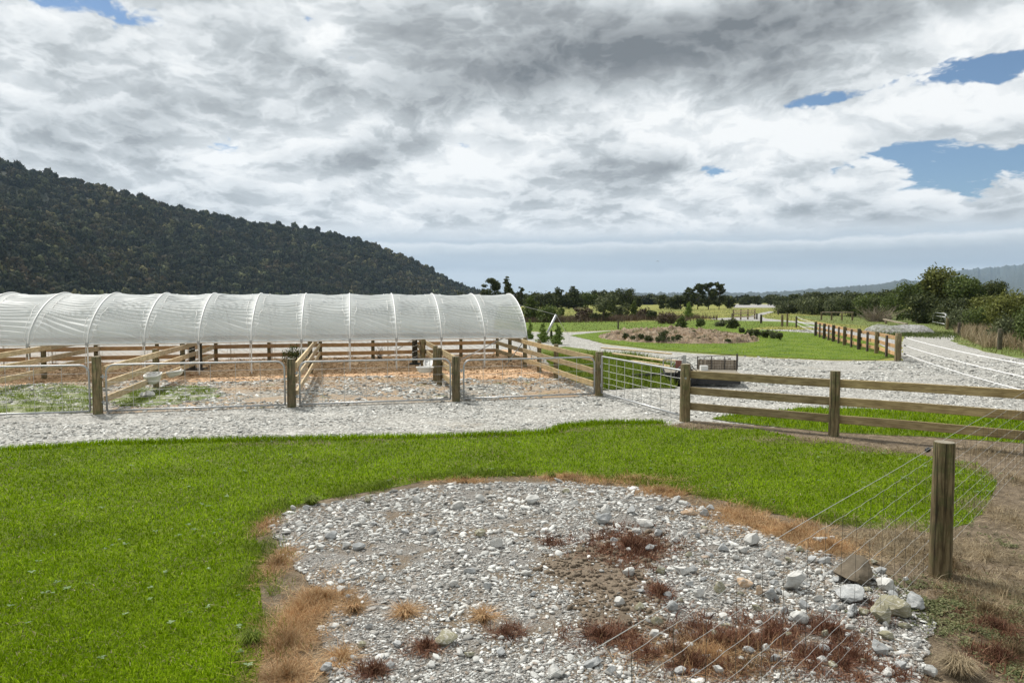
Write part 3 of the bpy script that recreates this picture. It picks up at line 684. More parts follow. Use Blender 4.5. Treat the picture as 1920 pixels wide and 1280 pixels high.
small = [(1178,1079),(846,913),(810,1000),(648,1028),(669,1030),(638,952),(548,956),(575,956),(714,1090),(640,1111),(652,1124),(638,1097),(808,1253),(730,1257),(862,1232),(1148,1262),(1693,1228),(1590,1198),(1590,1225),(1561,1014),(1525,1054),(1548,1056),(1378,1050),(930,1024),
 (1062,925),(1020,918),(1145,925),(1185,945),(1235,955),(1100,1010),(960,1062),(985,1080),(900,1005),(760,1000),(700,985),(730,1060),(690,1180),(675,1215),(745,1215),(880,1235),(940,1230),(600,1030),(620,1010),(560,985),(900,940),(780,940),(690,940),(1080,945),(1290,1045),(1325,1060),(1350,1110),(1330,1045),(1370,1135),(1420,1145),(1310,1120),(1460,1060),(1480,1055),(1440,1045),(1655,1075),(1640,1058),(1700,1090),(1540,1150),(1560,1175),(1510,1140),(1470,1150),(1620,1190),(1665,1200),(1700,1180),(1690,1255),(1620,1245),(1720,1215),(1400,1160),(1300,1075),(880,1075),(850,1100),(915,1105),(1000,1120),(1160,1135)]
for _ in range(400):
    x, y = random.uniform(1100, 1745), random.uniform(925, 1270)
    q = P(x, y)
    if len(small) > 165: break
    if pip(patch, np.array([q.x]), np.array([q.y]))[0] and x > 1100+(y-925)*.45 and all((x-a)**2+((y-b)*1.6)**2 > 24**2 for a, b in small): small.append((x, y))
for i, (x, y) in enumerate(small):
    w = random.uniform(13, 29)*(1 if y > 1000 else .9); h = w*random.uniform(.45, .8)
    rock(x, y, w, h, random.choice(['rock_pale', 'rock_grey', 'rock_pale', 'rock_grey', 'rock_green']) if i > 23 else random.choice(['rock_pale', 'rock_grey']),
         'palm-sized grey river stone lying loose on the gravel patch', group='loose river stones on the gravel patch', sub=2, name='river_stone', cat='stone')
# brown tussock bottom right
def tussock(px, py, wpx, hpx, mat, label, n=900, name='grass_tussock', bend=1.0, group=None, cat='tussock'):
    c = P(px, py); r = wpx/2*c.y/F; h = hpx*c.y/F
    a = rng.uniform(0, 6.283, n); L = h*rng.uniform(.6, 1.2, n); out = rng.uniform(.1, 1.0, n)*r*bend
    bx, by = rng.normal(0, r*.12, n), rng.normal(0, r*.12, n); w = max(.0025, c.y/F*1.2)
    ca, sa = np.cos(a), np.sin(a)
    def pt(t, hz): return np.stack([bx+ca*out*t, by+sa*out*t, L*hz], 1)
    A, B, C = pt(0, 0), pt(.45, .75), pt(1.0, .55)
    side = np.stack([-sa, ca, 0*a], 1)*w/2
    V = np.stack([A-side, A+side, B+side*.8, B-side*.8, C], 1).reshape(-1, 3)
    b = np.arange(n)*5
    T = np.concatenate([np.stack([b, b+1, b+2], 1), np.stack([b, b+2, b+3], 1), np.stack([b+3, b+2, b+4], 1)])
    o = np_mesh(name, V, T, mat); o.location = (c.x, c.y, .012); return tag(o, label, cat, group)
tussock(1795,1268,100,42,M['hay'],'spiky brown grass tussock in the bottom right corner', 1300)
tussock(760,1160,52,22,M['straw'],'small orange star-shaped grass tussock on the left of the gravel patch', 300)
tussock(662,1150,44,22,M['straw'],'orange grass tussock right beside the orange dead grass mat', 260)
tussock(906,1170,40,22,M['straw'],'small rusty grass tussock near the middle of the gravel patch', 220)
for (x, y, w, h) in ((585,947,70,18),(870,900,40,12),(470,1210,90,32),(1035,897,30,12)):
    tussock(x, y, w, h, M['grass_dark'], 'tuft of taller green grass at the lawn edge beside the patch', 260, 'grass_tuft', .8, 'taller grass tufts at the lawn edge', 'grass tuft')

# ------------------------------------------------------------------ posts, rails
def post(base, z1, r, mat, parent=None, name='post', lean=(0, 0), square=False, seed=0):
    n = 4 if square else 14; V = []; Fc = []; lev = [(-.15, 1.05), (0, 1.04), (z1*.35, 1.01), (z1*.7, .98), (z1-.012, .95), (z1, .88)]
    for (z, k) in lev:
        for j in range(n):
            a = 2*math.pi*(j+.5)/n; rr = r*k*(1.0+ (0 if square else .04*mnoise.noise(Vector((math.cos(a)*2, math.sin(a)*2, z*1.5+seed+base.x)))))
            if square: rr *= 1.3
            V.append((math.cos(a)*rr+lean[0]*z, math.sin(a)*rr+lean[1]*z, z))
    for i in range(len(lev)-1):
        for j in range(n): Fc.append((i*n+j, i*n+(j+1) % n, (i+1)*n+(j+1) % n, (i+1)*n+j))
    Fc.append(tuple((len(lev)-1)*n+j for j in range(n)))
    m = MB(); m.add(V, Fc); o = m.build(name, mat, None, not square)
    o.location = base
    if not square: sharpen(o.data, 40)
    if parent is not None: attach(o, parent)
    return o
def rail(a, b, w, h, mat, parent=None, name='rail'):
    a, b = Vector(a), Vector(b); d = b-a; L = d.length
    nseg = 6; V = []; Fc = []; e = min(.006, w*.2)
    prof = [(-w/2, -h/2+e), (-w/2+e, -h/2), (w/2-e, -h/2), (w/2, -h/2+e), (w/2, h/2-e), (w/2-e, h/2), (-w/2+e, h/2), (-w/2, h/2-e)]
    sg = random.uniform(-.012, .012); bw = random.uniform(-.01, .01)
    for i in range(nseg+1):
        t = i/nseg; x = -L/2+L*t; oz = sg*4*t*(1-t); oy = bw*4*t*(1-t)
        for (y, z) in prof: V.append((x, y+oy, z+oz))
    for i in range(nseg):
        for j in range(8): Fc.append((i*8+j, i*8+(j+1) % 8, (i+1)*8+(j+1) % 8, (i+1)*8+j))
    Fc += [tuple(range(8)), tuple(nseg*8+j for j in range(8))[::-1]]
    m = MB(); m.add(V, Fc); o = m.build(name, mat)
    dx = d.normalized(); side = Vector((0, 0, 1)).cross(dx).normalized(); up = dx.cross(side)
    mm = Matrix((dx, side, up)).transposed().to_4x4(); mm.translation = (a+b)/2
    o.matrix_basis = mm
    if parent is not None: attach(o, parent)
    return o
V3 = Vector
UV = V3((-.2204, .975, 0)).normalized(); UU = V3((.957, .29, 0)).normalized()

# gate posts
G = [V3((-12.42, 13.92, 0)), P(184,776), P(547,763.5), P(855,752.5), P(1123,742)]
G[0] = G[1]-(G[2]-G[1])
gp_lab = [None, 'round grey gate post, leftmost in view of the pen gates', 'round post between the second and third pen gates from the left',
          'mossy round post joining the third and fourth pen gates', 'dark round post at the right corner of the pens']
gp_top = [668, 668, 672.5, 668, 659]; 
for i in (1, 2, 3, 4):
    z1 = top_z(gp_top[i], G[i].y); r = post(G[i], z1, .095 if i < 4 else .1, M['post'], None, 'gate_post', seed=i)
    tag(r, gp_lab[i], 'post', 'posts along the line of pen gates')
g0 = post(G[0], 1.18, .095, M['post'], None, 'gate_post'); tag(g0, 'round gate post beyond the left edge, end of the pen gates', 'post', 'posts along the line of pen gates')

def gate(a, b, z0, z1, label, nv=6, nh=5, rounded=True, offset=V3((0, 0, 0)), wires='wire'):
    rt = root('gate', (a+b)/2, label, 'gate', 'tubular metal gates of the pens')
    d = (b-a).normalized(); L = (b-a).length; a = a+offset; b = b+offset
    m = MB(); r = .02; rc = .17 if rounded else .03
    pts = [a+V3((0, 0, z0)), a+V3((0, 0, z1-rc))]
    for k in range(1, 7):
        q = k/6*math.pi/2; pts.append(a+d*(rc*(1-math.cos(q)))+V3((0, 0, z1-rc+rc*math.sin(q))))
    for k in range(0, 7):
        q = k/6*math.pi/2; pts.append(b-d*(rc*(1-math.sin(q)))+V3((0, 0, z1-rc+rc*math.cos(q))))
    pts.append(b+V3((0, 0, z0)))
    m.tube(pts, r, 8); m.tube([a+V3((0, 0, z0)), b+V3((0, 0, z0))], r, 8)
    m.build('frame', M['steel'], rt, True)
    for k in range(1, nv+1):
        m = MB(); p = a+d*(L*k/(nv+1)); m.tube([p+V3((0, 0, z0)), p+V3((0, 0, z1))], .0045 if rounded else .0065, 5)
        m.build('stay', M['wire'], rt)

    zs = [z0+(z1-z0)*q for q in (.14, .28, .44, .62, .82)][:nh]
    for z in zs:
        pp = [a+d*(L*t/12)+V3((0, 0, z+math.sin(t*2.1+z*9)*.004)) for t in range(13)]
        m = MB(); m.tube(pp, .0032, 4, False)
        m.build('wire', M['wire'], rt)
    for z in (z0+.18, z1-.25):
        m = MB(); m.tube([a-d*.10+V3((0, 0, z)), a+d*.03+V3((0, 0, z))], .013, 6); m.tube([a-d*.06+V3((0, 0, z-.04)), a-d*.06+V3((0, 0, z+.04))], .018, 6)
        m.build('hinge', M['steel'], rt)
    m = MB(); z = (z0+z1)/2+.1
    for k in range(5):
        c = b+d*(.02+.025*k)+V3((0, 0, z-abs(k-2)*-.01)); m.tube([c-d*.016, c+d*.016], .007, 5)
    m.build('latch_chain', M['steel'], rt)
    return rt
glab = ['galvanised tube gate with wire mesh, cut off by the left edge', 'galvanised tube gate with wire mesh, before the pen with the left white trough',
        'galvanised tube gate with wire mesh in front of the middle pen', 'galvanised tube gate with wire mesh, rightmost of those facing the yard']
fr = (UU.cross(V3((0, 0, 1))))*.0
for i in range(4):
    a, b = G[i], G[i+1]; d = (b-a).normalized()
    gate(a+d*.17, b-d*.15, .07, [1.04, 1.04, 1.02, .98][i], glab[i], offset=V3((.02, -.03, 0)))
# corner gate between pens and plank fence
B1 = P(1284,790); B2 = P(1563,818)
d = (B1-G[4]).normalized()
gate(G[4]+d*.15, B1-d*.13, .10, 1.0, 'narrow-barred metal gate angled between the dark corner post and the plank fence', 8, 5, False)

# pen divider fences
def run_fence(name, a, b, zs, w, h, rmat, pmat, label, cat, posts, side, group=None, pr=.075, ptop=1.08, parent_label=None, seg=None):
    rt = root(name, a, label, cat, group); d = (b-a); L = d.length; dn = d.normalized()
    for t in posts: post(a+dn*(t*L), ptop, pr, pmat, rt, seed=t*7)
    off = side*(pr+w/2+.002)
    ends = seg or [0, 1]
    for z in zs:
        for k in range(len(ends)-1):
            p, q = a+dn*(L*ends[k]+.003)+off+V3((0, 0, z)), a+dn*(L*ends[k+1]-.003)+off+V3((0, 0, z+random.uniform(-.01, .01)))
            rail(p, q, w, h, rmat, rt)
    return rt
LD = 12.35
ZR = (.93, .61, .29)
sideL = -UU
D = [G[i]+UV*.0 for i in range(5)]
dn_l = ['pale plank divider fence running back under the tunnel at the far left', 'pale plank divider fence with a white trough hung on it, left pen',
        'pale plank divider fence seen almost end-on, behind the middle gate post', 'weathered plank divider fence leading back from the mossy gate post', 'plank fence along the right side of the pens']
for i in range(5):
    a = G[i]+UV*.12; b = a+UV*(LD)
    posts = [.36, .62] if i in (0, 1) else ([.25, .33, .62] if i == 3 else ([.6] if i == 2 else [.30, .46, .62, .82]))
    if i < 4: sd_ = UU if i in (0, 1) else (UU if i == 2 else -UU*-1)
    else: sd_ = -UU
    segs = [0, .36, .64, 1] if i != 4 else [0, .30, .62, 1]
    run_fence('divider_fence', a, b, ZR, .045, .145, M['rail_new'] if i < 3 else M['rail'], M['post'], dn_l[i], 'fence', posts, sd_, 'plank fences dividing the pens', ptop=1.06, seg=segs)
RL = G[0]+UV*(LD+.35)-UU*9; RR = G[4]+UV*(LD+.35)
run_fence('rear_fence', RL, RR, (.95, .61, .27), .045, .15, M['rail_orange'], M['post'], 'fresh orange plank fence closing the pens at the back under the tunnel', 'fence',
          [0, .1, .19, .28, .37, .455, .54, .62, .70, .785, .865, .935, 1], -UV, None, .07, 1.05, seg=[0, .19, .37, .54, .70, .865, 1])
# tie posts with rope beside the tunnel edge
for (px, py, lab) in ((361,694,'dark post wrapped in pale rope at the tunnel edge, left pen'), (778,684,'dark post wrapped in pale rope at the tunnel edge, middle pen')):
    c = P(px, py); rt = root('tie_post', c, lab, 'post', 'rope-wrapped posts at the tunnel edge')
    post(c, 1.12, .10, M['post_dark'], rt); post(c+UU*.26, 1.12, .06, M['post_dark'], rt)
    m = MB()
    for k in range(26):
        a = k*1.1; z = .15+k*.036; m.tube([c+V3((math.cos(a)*.105, math.sin(a)*.105, z)), c+V3((math.cos(a+.9)*.107, math.sin(a+.9)*.107, z+.015))], .012, 5)
    m.build('rope', M['white'], rt)
    m = MB(); m.box(c+UU*.12+V3((0, 0, .03)), .3, .2, .04); m.build('base_plate', M['black'], rt)

# white feed troughs
def trough(c, ang, L, W, H, label, tilt=.0, group='white plastic troughs on the pen fences'):
    rt = root('feed_trough', c, label, 'trough', group)
    V = []; Fc = []; n = 20; rows = [(1.0, H), (1.08, H), (1.08, H-.03), (1.0, H-.035), (.92, H*.4), (.72, .02), (.3, 0)]
    rows_in = [(.95, H), (.88, H*.45), (.66, .05), (.3, .03)]
    allr = rows[::-1]+rows_in
    for (k, z) in allr:
        for j in range(n):
            a = 2*math.pi*j/n; ex = abs(math.cos(a))**.7*math.copysign(1, math.cos(a)); ey = abs(math.sin(a))**.7*math.copysign(1, math.sin(a))
            V.append((ex*L/2*k, ey*W/2*k, z+ex*tilt))
    for i in range(len(allr)-1):
        for j in range(n): Fc.append((i*n+j, i*n+(j+1) % n, (i+1)*n+(j+1) % n, (i+1)*n+j))
    Fc += [tuple(range(n))[::-1], tuple((len(allr)-1)*n+j for j in range(n))]
    V = np.array(V); ca, sa = math.cos(ang), math.sin(ang)
    V = np.stack([V[:, 0]*ca-V[:, 1]*sa+c.x, V[:, 0]*sa+V[:, 1]*ca+c.y, V[:, 2]+c.z], 1)
    m = MB(); m.add(V, Fc); m.build('bowl', M['white'], rt, True)
    m = MB(); dr = V3((ca, sa, 0))
    for s in (-.6, .6):
        p = c+dr*(L/2*s)+V3((0, 0, H)); m.tube([p, p+V3((-sa*W*.55, ca*W*.55, .05)), p+V3((-sa*W*.6, ca*W*.6, -.02))], .008, 6)
    m.build('hooks', M['steel'], rt)
    return rt
trough(at_dist(328,706,19.8), .15, .42, .3, .16, 'white plastic trough hanging at the end of the left divider fence', .03)
trough(at_dist(287,718,18.4), 1.75, .62, .36, .24, 'cream trough on its side behind the planks of the left divider fence', .03)
trough(at_dist(797,699,20.4), .1, .48, .34, .18, 'white plastic trough hanging on the divider fence by the mossy gate post', .0)
trough(at_dist(803,688,21.2), 1.6, .42, .25, .14, 'white trough tipped up against the divider fence, behind the hanging one', .1)

# ------------------------------------------------------------------ tunnel house
T0 = P(909,689)              # foot of the second hoop from the right end, near side
SP = 1.556
prof = [(0, 0), (0, .55), (0, 1.05), (.07, 1.28), (.24, 1.52), (.52, 1.77), (.92, 2.03), (1.42, 2.27), (2.0, 2.46), (2.5, 2.57), (3.0, 2.61)]
full = prof+[(6-t, z) for t, z in prof[::-1][1:]]
def crom(pts, n):
    out = []; k = len(pts)
    for i in range(k-1):
        p0, p1, p2, p3 = pts[max(0, i-1)], pts[i], pts[i+1], pts[min(k-1, i+2)]
        for s in range(n):
            t = s/n; out.append(tuple(.5*((2*p1[q])+(-p0[q]+p2[q])*t+(2*p0[q]-5*p1[q]+4*p2[q]-p3[q])*t*t+(-p0[q]+3*p1[q]-3*p2[q]+p3[q])*t**3) for q in (0, 1)))
    out.append(pts[-1]); return out
full = crom(full, 3)
tun = root('tunnel_house', T0-UU*8, 'long white plastic-covered tunnel house with open sides over the pens', 'tunnel house')
hoop_s = [SP*k for k in range(1, -16, -1)]
def tp(s, t, z): return T0+UU*s+UV*t+V3((0, 0, z))
for s in hoop_s:
    m = MB(); m.tube([tp(s, t, z) for t, z in full], .022, 7); m.build('hoop', M['white'], tun, True)
# cover
ih = [i for i, (t, z) in enumerate(full) if z >= 1.0][0]
cprof = full[ih:]; arc = [0]
for a, b in zip(cprof, cprof[1:]): arc.append(arc[-1]+math.hypot(a[0]-b[0], a[1]-b[1]))
LEN = hoop_s[0]-hoop_s[-1]; NS = int(len(hoop_s)-1)*26
fine = []
for i in range(len(cprof)-1):
    for k in range(4): fine.append((cprof[i][0]+(cprof[i+1][0]-cprof[i][0])*k/4, cprof[i][1]+(cprof[i+1][1]-cprof[i][1])*k/4, arc[i]+(arc[i+1]-arc[i])*k/4))
fine.append((*cprof[-1], arc[-1])); NA = len(fine)
V = np.empty(((NS+1)*NA, 3)); Tq = []
for i in range(NS+1):
    s = hoop_s[-1]+LEN*i/NS; u = ((s-hoop_s[-1])/SP) % 1.0; cell = int((s-hoop_s[-1])/SP+1e-6)
    dh = min(u, 1-u)*SP
    for j, (t, z, ar) in enumerate(fine):
        t0_, z0_, _ = fine[max(0, j-2)]; t1_, z1_, _ = fine[min(NA-1, j+2)]; nx, nz = -(z1_-z0_), (t1_-t0_); q = math.hypot(nx, nz) or 1
        nx, nz = nx/q, nz/q
        rise = .026
        band = max(0, 1-dh/.16)
        sag = -.085*(math.sin(math.pi*u)**.7)*(1 if ar > .25 else ar/.25)
        damp = min(1, dh/.22)
        # taut wrinkles: run from upper left to lower right, fanning towards hoop feet
        fan = (u-.5)*(1.0-ar/3.0)*.9*(1 if cell % 3 else .5)
        sl_ = (.30 if cell > 4 else .06)+.10*math.sin(cell*2.3)
        wr = math.sin((ar+sl_*u*SP*(1.25-ar/2.6)+.13*mnoise.noise(V3((s*.8, ar*1.3, 1))))*2*math.pi*6.0)
        wr2 = mnoise.noise(V3((s*1.0, (ar+sl_*u*SP)*8, cell*3.3)))
        amp = (.022 if cell < 7 else .032)*damp*(1 if ar < 3.4 else .6)*(.75+.6*abs(mnoise.noise(V3((s*.5, ar*1.1, 7)))*2))
        offn = rise+sag+amp*(wr*1.25+wr2*.5)
        p = tp(s, t+nx*offn, z+nz*offn); V[i*NA+j] = p
    if i < NS:
        for j in range(NA-1): q = i*NA+j; Tq.append((q, q+NA, q+NA+1, q+1))
np_mesh('cover', V, np.array(Tq), M['cover'], tun, True)
# hem pipe, cords and clamps
m = MB(); m.tube([tp(hoop_s[-1]+LEN*k/60, -.03, 1.05+.006*math.sin(k*1.9)) for k in range(61)], .026, 8); m.build('hem_pipe', M['white'], tun, True)
for zz, nm in ((2.585, 'ridge_purlin'),):
    m = MB(); m.tube([tp(hoop_s[-1], 3, zz-.03), tp(hoop_s[0], 3, zz-.03)], .016, 6); m.build(nm, M['steel'], tun, True)
for s in hoop_s:
    for sg in (-1, 1):
        if (s == hoop_s[0] and sg > 0) or (s == hoop_s[-1] and sg < 0): continue
        pts = []
        for j in range(0, NA, 4):
            t, z, ar = fine[j]; k = math.sin(math.pi*min(1, ar/arc[-1]))**.55
            pts.append((s+sg*(.045+.24*k), t, z, j))
        q = []
        for (ss, t, z, j) in pts:
            i = max(0, min(NS, round((ss-hoop_s[-1])/LEN*NS))); b = V3(V[i*NA+j])
            t0_, z0_, _ = fine[max(0, j-2)]; t1_, z1_, _ = fine[min(NA-1, j+2)]; nx, nz = -(z1_-z0_), (t1_-t0_); L_ = math.hypot(nx, nz) or 1
            q.append(b+(UV*nx+V3((0, 0, nz)))*(.012/L_))
        q = [tp(s+sg*.02, -.05, 1.06), *q]
        m = MB(); m.tube(q, .0075, 5, False); m.build('tie_cord', M['white'], tun, True)
    m = MB()
    m.box(tp(s, -.03, 1.05), .035, .035, .05); m.build('clamp', M['steel'], tun)
    m = MB(); m.tube([tp(s-.03, -.05, 1.05), tp(s-.06, -.04, .6), tp(s-.03, -.05, .1)], .006, 5, False); m.build('tie_rope', M['white'], tun)
# hoop leader strip: bright hoop ridge on the cover
for s in hoop_s:
    i = max(0, min(NS, round((s-hoop_s[-1])/LEN*NS))); q = []
    for j in range(0, NA, 2):
        t0_, z0_, _ = fine[max(0, j-2)]; t1_, z1_, _ = fine[min(NA-1, j+2)]; nx, nz = -(z1_-z0_), (t1_-t0_); L_ = math.hypot(nx, nz) or 1
        q.append(V3(V[i*NA+j])+(UV*nx+V3((0, 0, nz)))*(.008/L_))
    m = MB(); m.tube(q, .02, 6, False); m.build('hoop_sleeve', M['white'], tun, True)
# braces
for (s0, s1) in ((SP*.05, -SP*.9), (SP, SP*.5)):
    m = MB(); m.tube([tp(s1, .03, .05), tp(s0+.6 if s0 < 1 else s0, .03, 1.03)], .018, 6); m.build('brace', M['steel'], tun, True)
m = MB(); m.tube([tp(-2*SP, 5.9, .05), tp(-SP, 5.9, 1.03)], .018, 6); m.build('brace', M['steel'], tun, True)
m = MB(); m.tube([tp(SP, 0.0, 1.1), tp(SP+.15, -.1, .5), tp(SP+.2, -.12, .02)], .022, 6); m.build('end_leg', M['white'], tun, True)

# leaning guy pole with wires
gb = P(1016,641); gt = at_dist(1043,590,gb.y+.4)
rt = root('guy_pole', gb, 'leaning grey pole with wires stretched to the tunnel end', 'pole')
m = MB(); m.tube([gb-V3((0, 0, .1)), gt], .07, 8); m.build('pole', M['steel'], rt, True)
m = MB(); m.tube([gt, tp(SP, 3, 2.3)], .012, 5, False); m.tube([gt, at_dist(1061,617,gb.y+2)-V3((0, 0, .2)), P(1064,622)], .012, 5, False); m.build('guy_wires', M['wire'], rt)

# ------------------------------------------------------------------ foreground plank fence
B3 = B2+(B2-B1)*1.03
rt = root('plank_fence', B1, 'weathered three-plank fence with round posts in the right foreground', 'fence')
post(B1, top_z(682, B1.y), .10, M['post'], rt, seed=3); post(B2, top_z(695, B2.y), .09, M['post'], rt, seed=8); post(B3, 1.12, .09, M['post'], rt, seed=4)
fd = (B2-B1).normalized(); nrm = V3((-fd.y, fd.x, 0))
for z in (.935, .615, .30):
    for (a, b) in ((B1, B2), (B2, B3), (B3, B3+(B3-B2))):
        rail(a-fd*.02+nrm*.075+V3((0, 0, z)), b-fd*.026+nrm*.075+V3((0, 0, z+random.uniform(-.008, .008))), .045, .145, M['rail'], rt)
m = MB()
c = B1+V3((-.02, -.10, top_z(708, B1.y))); m.tube([c, c+V3((0, .03, 0))], .022, 8); m.build('bolt', M['steel'], rt)

# ------------------------------------------------------------------ foreground wire fence
W0 = P(1762,1082); WT = top_z(828, W0.y)
wdir = (at_dist(1008,1273,2.45)-at_dist(1008,1273,2.45)*0); 
pA = P(1008,1273,1.13); pC = P(1745,838,1.13); wd = V3((pC.x-pA.x, pC.y-pA.y, 0)).normalized()
wn_ = V3((wd.y, -wd.x, 0))
rt = root('wire_fence', W0, 'wire netting fence with a thick round wooden post in the right foreground', 'fence')
post(W0, WT, .088, M['post_brown'], rt, seed=1, lean=(.0, .0))
for t in (-5.8, 5.8): post(W0+wd*t, 1.15, .08, M['post'], rt)
wz = [1.125, 1.02, .875, .72, .575, .43, .30, .18, .07]
off = -wn_*.095
for k, z in enumerate(wz):
    m = MB(); pts = []
    for i in range(0, 121):
        t = -5.9+11.8*i/120; zz = z+.006*math.sin(t*1.7+k)+(.004*math.sin(t*21) if k else 0)
        pts.append(W0+wd*t+off+V3((0, 0, zz)))
    m.tube(pts,   .0012 if k else .0017, 5, False); m.build('line_wire', M['wire'], rt)
for i in range(40):
    m = MB(); t = -5.8+11.6*i/39+random.uniform(-.02, .02); x = random.uniform(-.015, .015)
    m.tube([W0+wd*t+off+V3((0, 0, .05)), W0+wd*(t+x)+off+V3((0, 0, 1.02))], .0013, 4, False)
    m.build('stay_wire', M['wire_dark'], rt)
m = MB(); c = W0+off*1.1+V3((0, 0, 1.10))-wd*.0; m.tube([c-wd*.03-wn_*.02, c+wd*.03-wn_*.02], .02, 8); m.build('insulator', M['black'], rt, True)
m = MB()
for z in wz[1:]:
    c = W0-wn_*.09+V3((0, 0, z)); m.tube([c+V3((0, 0, .012)), c-wn_*.01, c-V3((0, 0, .012))], .002, 4)
m.build('staples', M['steel'], rt)

# ------------------------------------------------------------------ far plank fence with battens and tape gates
fpx = [(1683,677,624.5),(1643,663,621.4),(1610,655.6,616),(1583,647.5,612),(1562,641,609),(1545,635.5,606.5),(1529,630,603)]
pts = [P(x, y) for x, y, _ in fpx]
rt = root('plank_fence', pts[0], 'brown plank fence with posts and battens along the gravel track', 'fence')
for i, (p, (x, y, yt)) in enumerate(zip(pts, fpx)): post(p, top_z(yt, p.y), .12 if i == 0 else .085, M['post'] if i in (0, 1, 3) else M['post_dark'], rt, seed=i)
for a, b in zip(pts, pts[1:]):
    dd = (b-a).normalized(); nn = V3((dd.y, -dd.x, 0)); nn = nn if nn.x > 0 else -nn
    for z in (.86, .54, .23): rail(a+dd*.01+nn*.11+V3((0, 0, z)), b-dd*.01+nn*.11+V3((0, 0, z)), .04, .15, M['rail_orange'], rt)
    mid = (a+b)/2; post(mid-nn*.0, .92, .045, M['bark'], rt, 'batten', square=True)
def tape_gate(a, b, zs, label, sag=.08):
    rt = root('tape_gate', a, label, 'tape gate', 'white electric tape gates')
    for z in zs:
        V = []; Fc = []; n = 24
        for i in range(n+1):
            t = i/n; p = a+(b-a)*t+V3((0, 0, z-sag*4*t*(1-t)))
            V += [p+V3((0, 0, .018)), p-V3((0, 0, .018))]
        m = MB(); m.tube([(V[2*i]+V[2*i+1])/2 for i in range(n+1)], .014, 5); m.build('tape', M['tape'], rt)
        m = MB(); m.tube([a+V3((0, 0, z)), a+(b-a).normalized()*.2+V3((0, 0, z-.005))], .025, 6); m.build('handle', M['black'], rt)
    return rt
ta = P(1690,677)+V3((.1, 0, 0)); tb = P(2080,800)
tape_gate(ta, tb, (.93, .62, .29), 'three white tapes stretched across the gravel track from the plank fence end', .10)
tc = P(1494,613.5); td = P(1529,630)
tape_gate(tc, td-V3((.12, 0, 0)), (.9, .6, .3), 'short white tape gate at the far end of the brown plank fence', .04)

# ------------------------------------------------------------------ isolated fence posts
def lone(px, yb, yt, wpx, label, mat='post', group=None, name='fence_post'):
    b = P(px, yb); o = post(b, top_z(yt, b.y), wpx/2*b.y/F, M[mat], None, name, seed=px); return tag(o, label, 'post', group)
lone(1874,655.6,616,8,'darkest, nearest post of the row edging the dry grass at right','post_dark')
lone(1830,640,611.6,5.5,'brown post second nearest in the row edging the dry grass at right')
lone(1798,629,604.5,5,'thin post third in the row edging the dry grass at right','bark')
lone(1776,618,596,5,'post beside the small metal gate at the end of the dry grass row')
lone(1493,613.5,593,3.5,'dark post holding the far end of the short white tape gate','post_dark')
lone(1466.5,611.5,589.5,4.5,'thick post left of the thin one beside the far track')
lone(1476,611.5,587,3.6,'thin tall post right of the thick one beside the far track')
lone(1427,606,589.5,4.2,'dark post left of the track, by the pale far rails','post_dark')
lone(1419,598.5,587,3,'small dark post at the right end of the pale far rails','post_dark')
lone(1373,599,587,3.4,'small dark post at the left end of the pale far rails','post_dark')
lone(1459,590,580,2.5,'tiny post where the track passes the bushes','post_dark')
lone(1159,617,599,3,'thin dark post standing alone on the lawn beyond the ring drive','post_dark')
lone(1669,600,590,3.2,'short dark post in the rough grass before the dead branches','post_dark')
# far rail structures
def far_rails(p0, p1, zs, mat, label, r=.05, nposts=3, h=1.0, name='rail_fence'):
    a, b = P(*p0), P(*p1); rt = root(name, a, label, 'fence')
    for i in range(nposts): post(a+(b-a)*(i/(nposts-1)), h, r*1.3, M['post'], rt)
    for z in zs: rail(a+V3((0, -r*2, z)), b+V3((0, -r*2, z)), .04, .13, M[mat], rt)
far_rails((1375,600), (1415,598), (.35, .75, 1.05), 'rail_new', 'pale wooden rails across the far paddock entrance', .07, 4, 1.25)
far_rails((1540,600), (1598,601), (.95,), 'deadwood', 'low grey rail fence in front of the long line of bushes', .08, 4, .98)
a, b = P(1657,607), P(1700,610)
rt = root('fallen_plank', a, 'long grey plank lying in the rough grass beyond the gravel heap', 'plank')
rail(a+V3((0, 0, .45)), b+V3((0, 0, .14)), .25, .12, M['deadwood'], rt, 'board'); 
m = MB(); m.tube([a+(b-a)*.1, a+(b-a)*.1+V3((0, 0, .42))], .12, 8); m.build('stump', M['deadwood'], rt, True)
# small metal gate by the dry grass
a, b = P(1749,609), P(1772,614)
rt = root('metal_gate', a, 'small grey pipe gate standing open beside the dry grass row', 'gate')
m = MB()
hh = 1.2
for p in (a, b): m.tube([p, p+V3((0, 0, hh))], .035, 6)
for z in (.3, .9, hh): m.tube([a+V3((0, 0, z)), b+V3((0, 0, z))], .03, 6)
m.build('frame', M['steel'], rt, True)
m = MB(); m.tube([b+V3((0, 0, hh)), b+V3((.7, 0, .1))], .04, 6); m.build('brace', M['steel'], rt, True)

